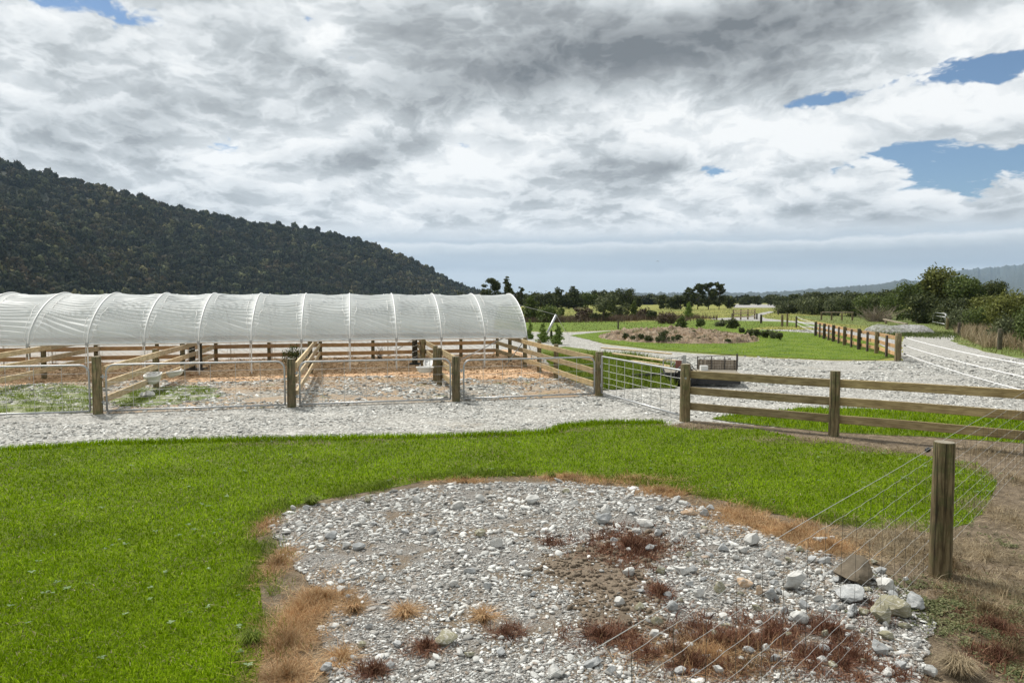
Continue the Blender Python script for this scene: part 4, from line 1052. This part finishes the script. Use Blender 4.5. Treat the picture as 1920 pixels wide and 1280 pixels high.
# ------------------------------------------------------------------ trailer, planks
def trailer():
    c = P(1318,726); Y = c.y
    rt = root('trailer', c, 'small low farm trailer with weathered board sides parked on the gravel', 'trailer')
    ax = V3((.985, -.17, 0)).normalized(); ay = V3((.17, .985, 0)).normalized()
    L, W, zd = 2.05, 1.15, .30
    o = c+ay*.7
    def q(u, v, z): return o+ax*u+ay*v+V3((0, 0, z))
    m = MB(); m.bar(q(-L/2, -W/2, zd), q(L/2, -W/2, zd), .05, .11); m.bar(q(-L/2, W/2, zd), q(L/2, W/2, zd), .05, .11)
    for u in (-L/2+.03, 0, L/2-.03): m.bar(q(u, -W/2+.027, zd-.01), q(u, W/2-.027, zd-.01), .05, .08)
    m.bar(q(-L/2-.02, 0, zd-.03), q(-L/2-.9, 0, zd-.08), .08, .08)
    m.bar(q(-.1, -W/2, .22), q(-.1, W/2, .22), .06, .06)
    m.bar(q(-L/2+.02, -W/2-.03, .23), q(L/2-.02, -W/2-.03, .23), .02, .26)
    m.build('chassis', M['black'], rt)
    m = MB()
    for k in range(7): v = -W/2+.1+k*(W-.2)/6; m.bar(q(-L/2+.02, v, zd+.07), q(L/2-.02, v, zd+.07), .16, .025)
    m.build('deck', M['post_dark'], rt)
    # board sides on the far edge and right end
    m = MB()
    for k in range(4): z = zd+.10+k*.075; m.bar(q(-.05, W/2+.02, z), q(L/2+.02, W/2+.02, z), .025, .07)
    m.build('side_board', M['deadwood'], rt)
    m = MB()
    for u in (-.05, .35, .72, L/2+.03): m.bar(q(u, W/2-.01, zd), q(u, W/2-.01, zd+.46), .025, .025)
    m.bar(q(-.05, W/2-.01, zd+.44), q(L/2+.03, W/2-.01, zd+.52), .02, .02)
    m.bar(q(L/2+.04, W/2, zd+.1), q(L/2+.04, W/2, zd+.54), .045, .045)
    m.build('side_frame', M['wire_dark'], rt)
    m = MB(); m.bar(q(-L/2, W/2, zd), q(-L/2, W/2, zd+.34), .03, .03); m.bar(q(-.42, W/2, zd), q(-.42, W/2, zd+.48), .10, .05)
    m.bar(q(-L/2, W/2, zd+.34), q(-.42, W/2, zd+.45), .02, .02); m.bar(q(-.8, W/2, zd), q(-.8, W/2, zd+.38), .02, .02)
    m.build('front_frame', M['steel'], rt)
    for v in (-W/2-.14, W/2+.14):
        w = MB(); w.tube([q(-.45, v-.07, .27), q(-.45, v+.07, .27)], .27, 20); wo = w.build('wheel', M['black'], rt, True)
        w = MB(); w.tube([q(-.45, v-.075, .27), q(-.45, v+.075, .27)], .13, 14); rim = w.build('rim', M['steel'], None, True); rim.parent = wo
        pts = [q(-.45+math.cos(a)*.33, v, .27+math.sin(a)*.33) for a in [R(d_) for d_ in range(0, 181, 20)]]
        g = MB()
        for p0, p1 in zip(pts, pts[1:]):
            g.bar(p0, p1, .2, .015)
        g.build('mudguard', M['black'], rt)
    g = MB(); g.bar(q(-L/2+.35, W/2-.05, zd+.2), q(-.5, W/2-.05, zd+.2), .03, .26); g.build('front_panel', M['rust'], rt)
    g = MB(); g.box(q(.1, .2, zd+.15), .1, .08, .07); g.build('bracket', M['white'], rt)
trailer()
for i, (p0, p1, z0, z1, lab) in enumerate([((1128,671),(1258,681),.42,.36,'longest pale plank on top of the timber pile by the corner gate'),
    ((1150,679),(1245,692),.34,.30,'pale plank second from the top of the timber pile'),
    ((1185,690),(1262,699),.26,.2,'pale plank in the middle of the timber pile among the weeds'),
    ((1200,686),(1262,702),.16,.14,'short pale plank low in the timber pile'),
    ((1147,700),(1176,708),.12,.02,'short board poking out of the weeds behind the corner gate'),
    ((1170,676),(1268,689),.22,.24,'plank at the back of the timber pile')]):
    a, b = P(*p0), P(*p1); rt = rail(a+V3((0, 0, z0)), b+V3((0, 0, z1)), .14, .045, M['rail_new'], None, 'plank'); tag(rt, lab, 'plank', 'pile of loose timber in the weeds')
# weeds growing round the timber
X, Y = scatter(weedbed, 60000, 14, 30, -.02, .3)
k = rng.uniform(0, 1, len(X)) < .9
blades('rank_weeds', X[k][:16000], Y[k][:16000], .26, .012, .8, M['grass_dark'], .02, 'rank green weeds growing around the loose timber', 'weeds', refd=15)
for nm, poly, N, t0, t1, hh in (('pen_grass', grassA, 30000, -.9, -.5, .10), ('pen_grass', grassB, 60000, -.6, -.35, .06)):
    X, Y = scatter(poly, N, 13, 22, t0, t1); n = fbm(X, Y, 1.4, 2); k = n > (-.12 if hh > .08 else .02)
    blades(nm, X[k][:9000], Y[k][:9000], hh, .006, 1.2, M['grass_dark'], .018, 'green grass growing inside the far left pen' if hh > .08 else 'sparse green grass on the stones of the pen with the left troughs', 'grass', refd=10)
X, Y = scatter(pensec, 40000, 15, 30, -.95, .2, (chips,))
k = (Y > 18.2+2.5*rng.uniform(0, 1, len(X))+fbm(X, Y, .5, 2)*2)
stones('wood_chips', X[k][:15000], Y[k][:15000], .024, M['straw'], .012, 1, (.1, .3), 'stray wood chips mixed into the stones of the pens', 'wood chips', refd=20, sexp=.4, kmax=2)
X, Y = scatter(chips, 60000, 16, 32, -.95, .1)
stones('wood_chips', X[:22000], Y[:22000], .028, M['straw'], .014, 1, (.1, .3), 'orange-brown wood chips covering the pen floor', 'wood chips', refd=20, sexp=.4, kmax=2)
# island + far lawn texture blades
X, Y = scatter(islandl, 90000, 24, 66, .05, .6)
blades('island_grass', X[:26000], Y[:26000], .04, .009, 1.2, M['grass'], .018, 'bright green grass ring around the mulch bed', 'grass', refd=15)
X, Y = scatter([(40*-.9, 40), (40*.95, 40), (250*.8, 250), (-250*.5, 250)], 60000, 45, 190, .0, .8, (track, yard, islandl, rough))
blades('paddock_grass', X[:26000], Y[:26000], .13, .03, .9, LF['olive'], .0, 'rough olive grass of the far paddock', 'grass', refd=60)
fl = [tuple(P(x, y)[:2]) for x, y in ((975,607),(1100,606),(1290,603),(1345,601),(1345,597),(1290,596),(1100,598),(975,599))]
X, Y = scatter(fl, 400000, 75, 150, -.02, .35); n = fbm(X, Y, .12, 14)+.15*rng.normal(size=len(X)); k = n > -.1
blades('brown_scrub_grass', X[k][:9000], Y[k][:9000], .55, .035, .7, LF['brown'], .0, 'brown rank grass along the far edge of the lawn beyond the ring drive', 'grass', refd=60)
dg = [(P(1790,628).x, P(1790,628).y), (P(1850,655).x, P(1850,655).y), (P(2050,680).x, P(2050,680).y), (P(2200,620).x, P(2200,620).y), (P(1790,607).x, P(1790,607).y)]
X, Y = scatter(dg, 60000, 30, 75, .5, .95)
n = fbm(X, Y, .25, 4); k = n > -.15
blades('dry_tall_grass', X[k][:14000], Y[k][:14000], .62, .03, .6, M['hay'], .0, 'tall straw-coloured grass behind the row of posts at right', 'grass', refd=50)
X, Y = cluster_pts([(1700,629,40,4,1),(1740,629,40,4,1),(1775,627,20,5,.6)], 1600)
blades('heap_foot_grass', X, Y, .22, .03, .8, LF['mid'], .0, 'green grass at the foot of the gravel heap', 'grass', refd=50)
rough_s = rough
X, Y = scatter(rough_s, 120000, 30, 110, .4, .95, (yard,))
blades('roadside_grass', X[:18000], Y[:18000], .14, .02, .8, LF['olive'], .0, 'rough grass between the track and the bushes at right', 'grass', refd=50)

# ------------------------------------------------------------------ trees and shrubs
def leaf_cloud(lobes, n, size, seed, flat=.8):
    r = np.random.default_rng(seed); C = np.array([l[:3] for l in lobes]); Rr = np.array([l[3] for l in lobes]); sq = np.array([l[4] if len(l) > 4 else .8 for l in lobes])
    w = Rr**2; w = w/w.sum(); i = r.choice(len(lobes), n, p=w)
    d = r.normal(size=(n, 3)); d /= np.linalg.norm(d, axis=1)[:, None]
    rad = r.uniform(.35, 1, n)**.55*(1+.18*r.normal(size=n))
    p = C[i]+d*(Rr[i]*rad)[:, None]*np.stack([np.ones(n), np.ones(n), sq[i]], 1)
    s = size*r.uniform(.5, 1.5, n)
    nn = d+r.normal(size=(n, 3))*.9+np.array([0, 0, .35]); nn /= np.linalg.norm(nn, axis=1)[:, None]
    a = np.cross(nn, r.normal(size=(n, 3))); a /= np.linalg.norm(a, axis=1)[:, None]; b = np.cross(nn, a)
    q = s[:, None]
    V = np.stack([p-a*q, p-b*q*.6+nn*q*.15, p+a*q, p+b*q*.6+nn*q*.15], 1)
    V[..., 2] = np.maximum(V[..., 2], .02)
    T = np.arange(n*4).reshape(n, 4)
    return V.reshape(-1, 3), T
def mound_z(x, y):
    a, b = P(1150, 645), P(1482, 645); u = (x-a.x)/(b.x-a.x)
    if not 0 < u < 1: return 0
    w = math.sqrt(max(0, 1-abs(u*2-1)**2.4)); yl = a.y+(b.y-a.y)*u; v = ((y-yl)/12.5-.5)/max(w, .01)+.5
    if not 0 < v < 1: return 0
    return .46*math.sin(math.pi*min(1, u*.9+.05))**.8*max(0, 1-(v*2-1)**2)**.7*w
def plant(name, px, yb, yt, wpx, leaf, label, cat, shape='round', n=900, trunk=.15, group=None, Y=None, seed=None, lsize=1.0, parts=True, on_mound=False):
    b = P(px, yb) if Y is None else V3((at_dist(px, yb, Y).x, Y, 0))
    if on_mound:
        for _ in range(12): b = P(px, yb, mound_z(b.x, b.y)*.5+b.z*.5)
        b.z = mound_z(b.x, b.y)
    H = max(.1, top_z(yt, b.y, px)-b.z); W = wpx/2*b.y/F; sd = seed or int(px*13+yb); r = random.Random(sd)
    lobes = []
    if shape == 'round':
        k = 14
        for i in range(k):
            a = r.uniform(0, 6.28); q = r.uniform(.2, .7)*W; lr = r.uniform(.26, .5)*W; z = r.uniform(max(.08, trunk), .85)*H
            lobes.append((math.cos(a)*q, math.sin(a)*q, z, min(lr, (H-z)*1.0+.02), .85))
        lobes.append((0, 0, H*.62, min(W*.6, H*.38), 1))
    elif shape == 'cone':
        if leaf == 'lime': trunk = .02
        k = 11
        for i in range(k):
            t = (i+.5)/k; z = H*(trunk+(1-trunk)*t*.94); rr = W*(1-t)**.7*.75+W*.1; a = r.uniform(0, 6.28)
            lobes.append((math.cos(a)*rr*.35, math.sin(a)*rr*.35, z, rr*.8, .6))
    elif shape == 'tall':          # podocarp: bare trunk, clumpy top
        k = 22
        for i in range(k):
            t = i/(k-1); z = H*(.18+.77*t); rr = W*(.3+.5*math.sin(math.pi*(.12+.78*t))); a = r.uniform(0, 6.28); lr = W*r.uniform(.22, .42)
            lobes.append((math.cos(a)*rr*.75, math.sin(a)*rr*.75, z, lr, .7))
    elif shape == 'low':
        k = 10
        for i in range(k):
            a = r.uniform(0, 6.28); q = r.uniform(.1, .8)*W; z = r.uniform(.2, .6)*H; lobes.append((math.cos(a)*q, math.sin(a)*q, z, min(W*.5, H*r.uniform(.3, .45)), .9))
    pxm = b.y/F*1.875   # metres per rendered pixel
    ls = max(W*.045, pxm*.75)*lsize
    V, T = leaf_cloud(lobes, int(n*1.9), ls, sd)
    V[:, 2] *= H/np.percentile(V[:, 2], 99.5)*1.0; V[:, 0] *= W/max(np.percentile(np.abs(V[:, 0]), 98.5), 1e-3)
    if not parts:
        o = np_mesh(name, V, T, LF[leaf]); o.location = b; return tag(o, label, cat, group)
    rt = root(name, b, label, cat, group)
    o = np_mesh('crown', V+np.array(b), T, LF[leaf], rt)
    m = MB(); tr = max(.02, W*.07)
    m.tube([b-V3((0, 0, .05)), b+V3((W*.03, 0, H*.35)), b+V3((-W*.03, 0, H*.8))], tr, 7, True, tr*.35)
    for i in range(5):
        l = r.choice(lobes); z0 = max(.1*H, min(l[2]*.7, H*.6)); m.tube([b+V3((0, 0, z0)), b+V3((l[0]*.5, l[1]*.5, (z0+l[2])/2)), b+V3((l[0], l[1], l[2]))], tr*.45, 5, False, tr*.12)
    m.build('trunk', M['bark'], rt, True)
    return rt
TR = [
 # name, px, yb, yt, w, leaf, shape, n, label, cat
 ('podocarp_tree',920,581,522,36,'dark','tall',2200,'tall ragged dark tree just above the right end of the tunnel','tree'),
 ('podocarp_tree',951,581,520,27,'dark','cone',2000,'tall pointed dark tree beside the ragged one above the tunnel end','tree'),
 ('podocarp_tree',976,581,538,13,'dark','tall',600,'slim small-headed tree right of the tall pair above the tunnel','tree'),
 ('bush_tree',1000,580,549,40,'dark','round',900,'dark bushy tree at the left end of the far tree line','tree'),
 ('bush_tree',1024,580,549,38,'dark','round',900,'low rounded dark tree second in the far tree line','tree'),
 ('bush_tree',1046,579,540,36,'dark','cone',1100,'pointed dark tree, left of two peaks in the far tree line','tree'),
 ('bush_tree',1075,579,538,40,'dark','cone',1300,'widest pointed dark tree, right of two peaks in the far tree line','tree'),
 ('bush_tree',1102,579,547,36,'mid','round',900,'green rounded tree right of the two peaks in the far tree line','tree'),
 ('bush_tree',1126,579,544,34,'dark','round',900,'dark rounded tree above the grey-green paddock tree','tree'),
 ('bush_tree',1150,579,545,34,'dark','round',900,'dark tree just left of the tall right end of the far tree line','tree'),
 ('bush_tree',1176,580,541,40,'dark','round',1300,'tall domed dark tree ending the far tree line before the gap','tree'),
 ('bush_tree',1194,579,556,20,'dark','round',500,'low dark bush sloping down at the right end of the far tree line','tree'),
 ('paddock_tree',996,603,556,38,'mid','cone',1700,'green upright tree just right of the tunnel end','tree'),
 ('paddock_bush',1030,604,573,48,'mid','round',1300,'rounded leafy green bush behind the guy wires','bush'),
 ('paddock_bush',1053,595,577,11,'mid','round',350,'small narrow green bush between the rounded bush and the red-brown one','bush'),
 ('paddock_bush',1090,602,576,36,'brown','round',1000,'dark red-brown bush left of the tall grey-green tree','bush'),
 ('paddock_tree',1131,602,552,48,'grey','round',2200,'tall grey-green tree in the middle of the paddock','tree'),
 ('paddock_bush',1158,597,573,22,'grey','round',600,'small grey-green tree touching the right of the tall paddock tree','tree'),
 ('sapling',1175,594,568,13,'grey','tall',350,'thin pale sapling between the grey-green trees','sapling'),
 ('sapling',1189,597,564,18,'mid','cone',600,'slender green sapling with a visible stem in the paddock','sapling'),
 ('paddock_bush',1208,598,575,26,'brown','low',350,'leafless brown brush right of the slender sapling','bush'),
 ('paddock_bush',1222,600,582,20,'dark','round',500,'small dark green bush beside the brown brush','bush'),
 ('paddock_bush',1254,607,584,40,'brown','low',900,'spreading purple-brown brush beyond the ring drive','bush'),
 ('bush_tree',1238,579,553,30,'dark','round',900,'dark rounded tree at the left foot of the tall clump','tree'),
 ('bush_tree',1258,580,557,26,'dark','round',700,'low dark tree between the rounded one and the tall clump','tree'),
 ('bush_tree',1276,580,552,28,'dark','round',800,'dark tree at the left shoulder of the tall clump','tree'),
 ('podocarp_tree',1291,580,540,22,'dark','tall',1100,'first tall bare-stemmed tree of the tall clump from the left','tree'),
 ('podocarp_tree',1308,580,532,26,'dark','tall',1400,'second tall bare-stemmed tree of the tall clump from the left','tree'),
 ('podocarp_tree',1328,580,530,28,'dark','tall',1500,'highest bare-stemmed tree of the tall clump','tree'),
 ('podocarp_tree',1348,580,530,24,'dark','tall',1200,'rightmost leaning tree of the tall clump','tree'),
 ('bush_tree',1364,578,556,30,'dark','round',900,'dark low tree at the right foot of the tall clump','tree'),
 ('sapling',1292,597,567,17,'lime','cone',600,'bushy young tree standing between mulch bed and tall clump','sapling'),
 ('sapling',1278,618,592,20,'mid','cone',700,'young green tree growing on the back of the mulch bed','sapling'),
 ('paddock_bush',1314,614,597,18,'mid','round',400,'small green bush behind the crest of the mulch bed','bush'),
 ('paddock_bush',1374,616,597,22,'dark','round',600,'dark green bush at the back right of the mulch bed','bush'),
 ('paddock_bush',1350,612,599,22,'grey','low',400,'pale grey-green bush left of the dark one behind the mulch bed','bush'),
 ('sapling',1018,642,606,24,'lime','cone',700,'bushy lime-green sapling left of the leaning pole foot','sapling'),
 ('sapling',1046,646,609,24,'lime','cone',700,'bushy lime-green sapling right of the leaning pole','sapling'),
 ('sapling',1034,640,618,9,'mid','cone',250,'thin green sapling between the two lime-green ones','sapling'),
 ('sapling',993,636,600,14,'lime','cone',300,'lime-green sapling half hidden by the tunnel end','sapling'),
 ('far_tree',1392,572,558,24,'dark','round',350,'small far dark tree just right of the tall clump','tree'),
 ('far_tree',1405,572,555,24,'dark','round',350,'far rounded tree beyond the pale riverbed, left one','tree'),
 ('far_tree',1422,572,554,18,'dark','cone',300,'far pointed tree beyond the pale riverbed','tree'),
 ('far_tree',1440,573,552,22,'dark','round',350,'far rounded tree beyond the pale riverbed, right one','tree'),
 ('far_tree',1457,574,553,24,'dark','round',350,'far dark tree where the long bush line begins','tree')]
for (nm, px, yb, yt, w, lf, sh, n, lab, cat) in TR: plant(nm, px, yb, yt, w, lf, lab, cat, sh, n)
# long line of bushes on the right, then the big mass
BL = [(1478,588,562,36,'grey'),(1500,588,560,34,'dark'),(1522,590,557,38,'grey'),(1547,591,556,40,'dark'),(1572,592,554,42,'grey'),(1600,594,553,44,'dark'),(1628,596,551,46,'mid'),(1655,598,553,44,'dark'),(1682,600,548,50,'mid')]
nmw = ['first','second','third','fourth','fifth','sixth','seventh','eighth','ninth']
for i, (px, yb, yt, w, lf) in enumerate(BL):
    plant('bush', px, yb, yt, w*1.25, lf, f'{nmw[i]} bush from the left in the long line beyond the grey rail', 'bush', 'low', 1500, trunk=.0, group='line of bushes along the far side of the track')
BK = [(1470,577,553),(1492,577,549),(1515,577,546),(1538,578,545),(1562,578,546),(1585,578,544),(1610,580,546),(1640,580,545),(1668,582,541)]
for i, (px, yb, yt) in enumerate(BK):
    plant('tree', px, yb, yt+2, 34, 'dark', f'{nmw[i]} dark tree from the left rising behind the long line of bushes', 'tree', 'round', 800, group='dark trees behind the line of bushes')
BG = [(1712,603,530,70,'mid','wide dark-green tree at the left of the big thicket'),(1768,604,503,100,'olive','tallest olive-topped tree of the big thicket at right'),
      (1735,606,552,70,'dark','dark lower tree in front of the big thicket'),(1815,606,519,84,'mid','broad green tree right of the tallest one in the thicket'),
      (1862,606,528,66,'dark','dark tree at the right shoulder of the thicket'),(1790,610,560,80,'dark','dark bush at the front foot of the tallest thicket tree'),
      (1848,612,556,80,'olive','olive bush at the front right of the thicket'),(1745,604,568,40,'grey','grey-green bush in the hollow of the thicket, behind the metal gate')]
for (px, yb, yt, w, lf, lab) in BG: plant('thicket_tree', px, yb, yt, w, lf, lab, 'tree', 'round', 4200, trunk=.05)
for (px, yb, yt, w, lf, lab, n) in [(1812,618,576,60,'grey','grey-green shrub rising behind the dry grass',1800),(1850,622,572,60,'mid','green shrub behind the dry grass, right of the grey-green one',1800),
      (1898,630,546,80,'olive','tall olive shrub at the right edge of the picture',3000),(1890,645,590,66,'grey','grey-brown twiggy shrub behind the darkest post',1800),(1935,655,575,90,'mid','green shrub cut off by the right edge',2200),(1780,612,586,30,'grey','low grey shrub just right of the metal gate',600)]:
    plant('shrub', px, yb, yt, w, lf, lab, 'shrub', 'low', n, trunk=0)
# dead brush
def dead_brush(px, yb, yt, w, label, n=90, seed=1, brown=True, name='dead_bush'):
    b = P(px, yb); H = top_z(yt, b.y); W = w/2*b.y/F; r = random.Random(seed); m = MB(); t = max(.006, b.y/F*.45)
    for i in range(n):
        a = r.uniform(0, 6.28); q = r.uniform(.3, 1)*W; z = r.uniform(.3, 1)*H; p0 = b+V3((r.uniform(-.3, .3)*W, r.uniform(-.3, .3)*W, 0))
        e = p0+V3((math.cos(a)*q, math.sin(a)*q, z)); mid = p0*.5+e*.5+V3((r.uniform(-.2, .2)*W, 0, r.uniform(-.05, .15)*H))
        m.tube([p0, mid, e], t, 3, False, t*.3)
    o = m.build(name, M['deadwood'] if brown else M['bark']); return tag(o, label, 'bush')
dead_brush(1645,603,570,80,'tangle of grey dead branches in front of the line of bushes', 170, 3)
dead_brush(1730,606,578,60,'brown dead brush left of the small metal gate', 110, 5)
dead_brush(712,673,640,30,'bare twiggy bush growing behind the rear pen fence', 24, 6, False)
plant('pen_bush', 556,684,647,50,'mid','feathery green bush inside the middle pen under the tunnel','bush','low',700,trunk=0)
a_, b_ = P(1150, 645), P(1482, 645); u_ = rng.uniform(.02, .98, 9000); X = a_.x+(b_.x-a_.x)*u_; Y = a_.y+(b_.y-a_.y)*u_+rng.uniform(0, 12.5, 9000)
Zm = np.array([mound_z(x, y) for x, y in zip(X, Y)]); k = Zm > .02; X, Y, Zm = X[k], Y[k], Zm[k]+.02; n = fbm(X, Y, .6, 33)
k = (n > .12); blades('mulch_weeds', X[k], Y[k], .20, .012, .9, LF['mid'], 0, 'sparse green weeds coming up through the mulch bed', 'weeds', refd=30, Z=Zm[k])
k = (n < .05); blades('mulch_litter', X[k][:3500], Y[k][:3500], .16, .014, 1.9, M['straw'], 0, 'straw-coloured litter lying on the mulch bed', 'mulch', refd=30, Z=Zm[k][:3500])
# small shrubs on the mulch bed
ISL = [(1174,634,624,12),(1187,637,629,9),(1202,637,626,10),(1216,640,629,18),(1236,642,629,20),(1245,640,619,18),(1262,641,630,22),(1272,640,627,14),(1310,642,632,14),(1328,641,634,12),(1300,626,619,10),(1405,630,617,18),(1420,632,617,18),(1436,634,618,20),(1450,635,619,18),(1462,638,623,14),(1390,624,614,12),(1250,626,620,10),(1365,643,635,12)]
for (px, yb, yt, w) in ISL:
    plant('garden_shrub', px, yb, yt, w, random.choice(['dark', 'grey', 'dark']), 'small dark shrub planted on the mulch bed', 'shrub', 'low', 260, trunk=0, group='small shrubs planted on the mulch bed', parts=False, on_mound=True)

# ------------------------------------------------------------------ hills and forest
hx = [-420,-200,0,100,200,300,400,480,560,640,700,760,800,850,893,915]
hy = [230,262,312,338,360,388,412,426,434,447,463,487,506,534,553,560]
NX, NV = 200, 40
def hill_pt(px, v):
    t = (px+420)/1335.0
    foot = 330+t**1.3*900; rid = 760+t*620
    yt = np.interp(px, hx, hy)
    u = (px-960)/F; zr = (HY-yt)/F*rid*1.0+CH
    Y = foot+(rid-foot)*v
    n = mnoise.fractal(V3((u*9, v*2.2, 0)), .8, 2, 4)
    z = zr*(v**.92)*(1+.22*n*math.sin(math.pi*min(v, 1)))
    return V3((u*Y, Y, max(z, -1)))
V = []; T = []
for i in range(NX+1):
    px = -420+1335*i/NX
    for j in range(NV+9):
        v = min(j, NV)/NV; p = hill_pt(px, v)
        if j > NV: k = (j-NV)/8; p = V3((p.x*(1+.5*k), p.y*(1+.5*k), p.z*(1-k)-2*k))
        V.append(tuple(p))
for i in range(NX):
    for j in range(NV+8): q = i*(NV+9)+j; T.append((q, q+NV+9, q+NV+10, q+1))
tag(np_mesh('hill', np.array(V), np.array(T), M['hill'], None, True), kind='structure')
# forest canopy on the hill
crowns = []
for k in range(7):
    r = np.random.default_rng(50+k); V0, T0_ = ICO[3]; V0 = V0.copy()
    for i in range(len(V0)): V0[i] *= 1+.55*mnoise.noise(V3(V0[i]*2.1)+V3((k*5, 0, 0)))+.28*mnoise.noise(V3(V0[i]*5)+V3((k*5, 3, 0)))
    V0[:, 2] *= 1.0
    nl = 110; d = r.normal(size=(nl, 3)); d /= np.linalg.norm(d, axis=1)[:, None]; d[:, 2] = np.abs(d[:, 2])*.9-.1
    p = d*r.uniform(.85, 1.18, nl)[:, None]; a = r.normal(size=(nl, 3))*.21; b = r.normal(size=(nl, 3))*.21
    Lv = np.stack([p-a, p+a, p+b+d*.08], 1).reshape(-1, 3); Lt = np.arange(nl*3).reshape(nl, 3)+len(V0)
    crowns.append((np.concatenate([V0, Lv]), np.concatenate([T0_, Lt])))
def forest(pts, sizes, name, label, mat, zs=1.0):
    Vs = []; Ts = []; off = 0; idx = rng.integers(0, 7, len(pts))
    for (p, s, k) in zip(pts, sizes, idx):
        V0, T0_ = crowns[k]; a = random.uniform(0, 6.28); c, sn = math.cos(a), math.sin(a); e = random.uniform(.8, 1.6)*zs
        W_ = np.stack([(V0[:, 0]*c-V0[:, 1]*sn)*s+p[0], (V0[:, 0]*sn+V0[:, 1]*c)*s+p[1], V0[:, 2]*s*e+p[2]+s*.5*e], 1)
        Vs.append(W_.astype(np.float32)); Ts.append(T0_+off); off += len(V0)
    o = np_mesh(name, np.concatenate(Vs), np.concatenate(Ts), mat); return tag(o, label, 'forest', None, 'stuff')
pts = []; sz = []
for i in range(6000):
    px = random.uniform(-150, 905); v = random.random()**1.15
    p = hill_pt(px, v); pts.append(p); sz.append(min(5.6, 1.9+random.expovariate(1)*1.3+random.random()*1.2))
for i in range(420):
    px = -150+1060*i/420+random.uniform(-2, 2); p = hill_pt(px, random.uniform(.965, 1)); pts.append(p+V3((0, 0, random.uniform(-2, 4)))); sz.append(min(4.6, 1.8+random.expovariate(1)*1.1))
# tree belt at the hill foot
for i in range(260):
    px = random.uniform(-150, 900); p = hill_pt(px, 0); q = V3((p.x*.97, p.y*.97, 0)); pts.append(q); sz.append(random.uniform(3, 5.5))
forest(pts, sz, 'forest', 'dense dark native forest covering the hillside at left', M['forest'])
# distant ridges
def ridge(name, tops, D, label_, depth=.35, nx=260, seed=1, tree=13):
    xs = [t[0] for t in tops]; ys = [t[1] for t in tops]; V = []; T = []; nv = 22
    for i in range(nx+1):
        px = xs[0]+(xs[-1]-xs[0])*i/nx; yt = np.interp(px, xs, ys); u = (px-960)/F
        tn = mnoise.noise(V3((px*.35, seed, 0)))*tree+mnoise.noise(V3((px*.09, seed, 4)))*tree*1.4
        for j in range(nv+1):
            v = j/nv; Y = D*(1-depth*(1-v)); z = ((HY-yt)/F*D+CH)*v**.8*(1+.2*math.sin(math.pi*v)*mnoise.fractal(V3((u*18, v*2, seed)), .7, 2, 4))+tn*v
            V.append((u*Y, Y, z-1))
        V.append((u*D*1.4, D*1.4, -5))
    for i in range(nx):
        for j in range(nv+1): q = i*(nv+2)+j; T.append((q, q+nv+2, q+nv+3, q+1))
    return tag(np_mesh(name, np.array(V), np.array(T), M['ridge'], None, True), kind='structure')
ridge('distant_ridge', [(1020,556),(1120,552),(1180,549),(1300,548.5),(1420,548),(1480,545),(1540,540),(1600,536),(1660,531),(1688,523),(1712,526),(1740,531),(1800,540),(1960,548),(2200,552)], 6000, '', nx=420, seed=1)
ridge('distant_mountain', [(1600,552),(1700,535),(1760,516),(1800,506),(1860,501),(1920,495),(2020,484),(2300,470)], 8000, '', nx=300, seed=3, tree=18)
ridge('distant_mountain', [(1740,560),(1820,535),(1880,518),(1940,505),(2100,495),(2300,500)], 7000, '', nx=240, seed=6, tree=16)
# far tree belt on the plain
pts = []; sz = []
for i in range(520):
    px = random.uniform(1180, 2100); Y = random.uniform(420, 900); p = at_dist(px, 560, Y); pts.append(V3((p.x, p.y, 0))); sz.append(random.uniform(2.0, 3.4))
for i in range(260):
    px = random.uniform(860, 1230); Y = random.uniform(320, 600); p = at_dist(px, 560, Y); pts.append(V3((p.x, p.y, 0))); sz.append(random.uniform(2.0, 3.2))
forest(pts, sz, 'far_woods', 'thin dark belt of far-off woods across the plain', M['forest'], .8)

# ------------------------------------------------------------------ bird
c = at_dist(1233,490,160); rt = root('bird', c, 'tiny dark bird gliding in the sky above the far tree line', 'bird')
m = MB(); V = []; 
for i in range(9):
    t = i/8; x = (t-.5)*.9; z = .10*math.cos((t-.5)*math.pi*1.6); w = .13*math.cos((t-.5)*math.pi)**.6+.01 if 0 < t < 1 else .01
    V += [(c.x+x, c.y-w, c.z+z), (c.x+x, c.y+w, c.z+z+.015), (c.x+x, c.y, c.z+z-.012)]
m.add(V, [(i*3+a, i*3+(a+1) % 3, (i+1)*3+(a+1) % 3, (i+1)*3+a) for i in range(8) for a in range(3)])
m.build('wings', M['black'], rt)
m = MB(); m.tube([c+V3((0, -.22, .05)), c+V3((0, -.1, .07)), c+V3((0, .12, .07)), c+V3((0, .3, .05))], .05, 8, True, .02); m.build('body', M['black'], rt, True)

# ------------------------------------------------------------------ haze
def haze():
    m = bpy.data.materials.new('haze_air'); m.use_nodes = True; nt = NT(m.node_tree)
    v = nt.n('ShaderNodeVolumePrincipled'); v.inputs['Color'].default_value = (.56,.76,1,1); v.inputs['Density'].default_value = .00006; v.inputs['Anisotropy'].default_value = .2
    o = nt.n('ShaderNodeOutputMaterial'); nt.l(v.outputs[0], o.inputs['Volume'])
    b = MB(); b.box((0, 5960, 300), 9100, 6100, 305); tag(b.build('haze', m), 'pale blue air between the near fields and the far hills', 'haze', None, 'stuff')
haze()
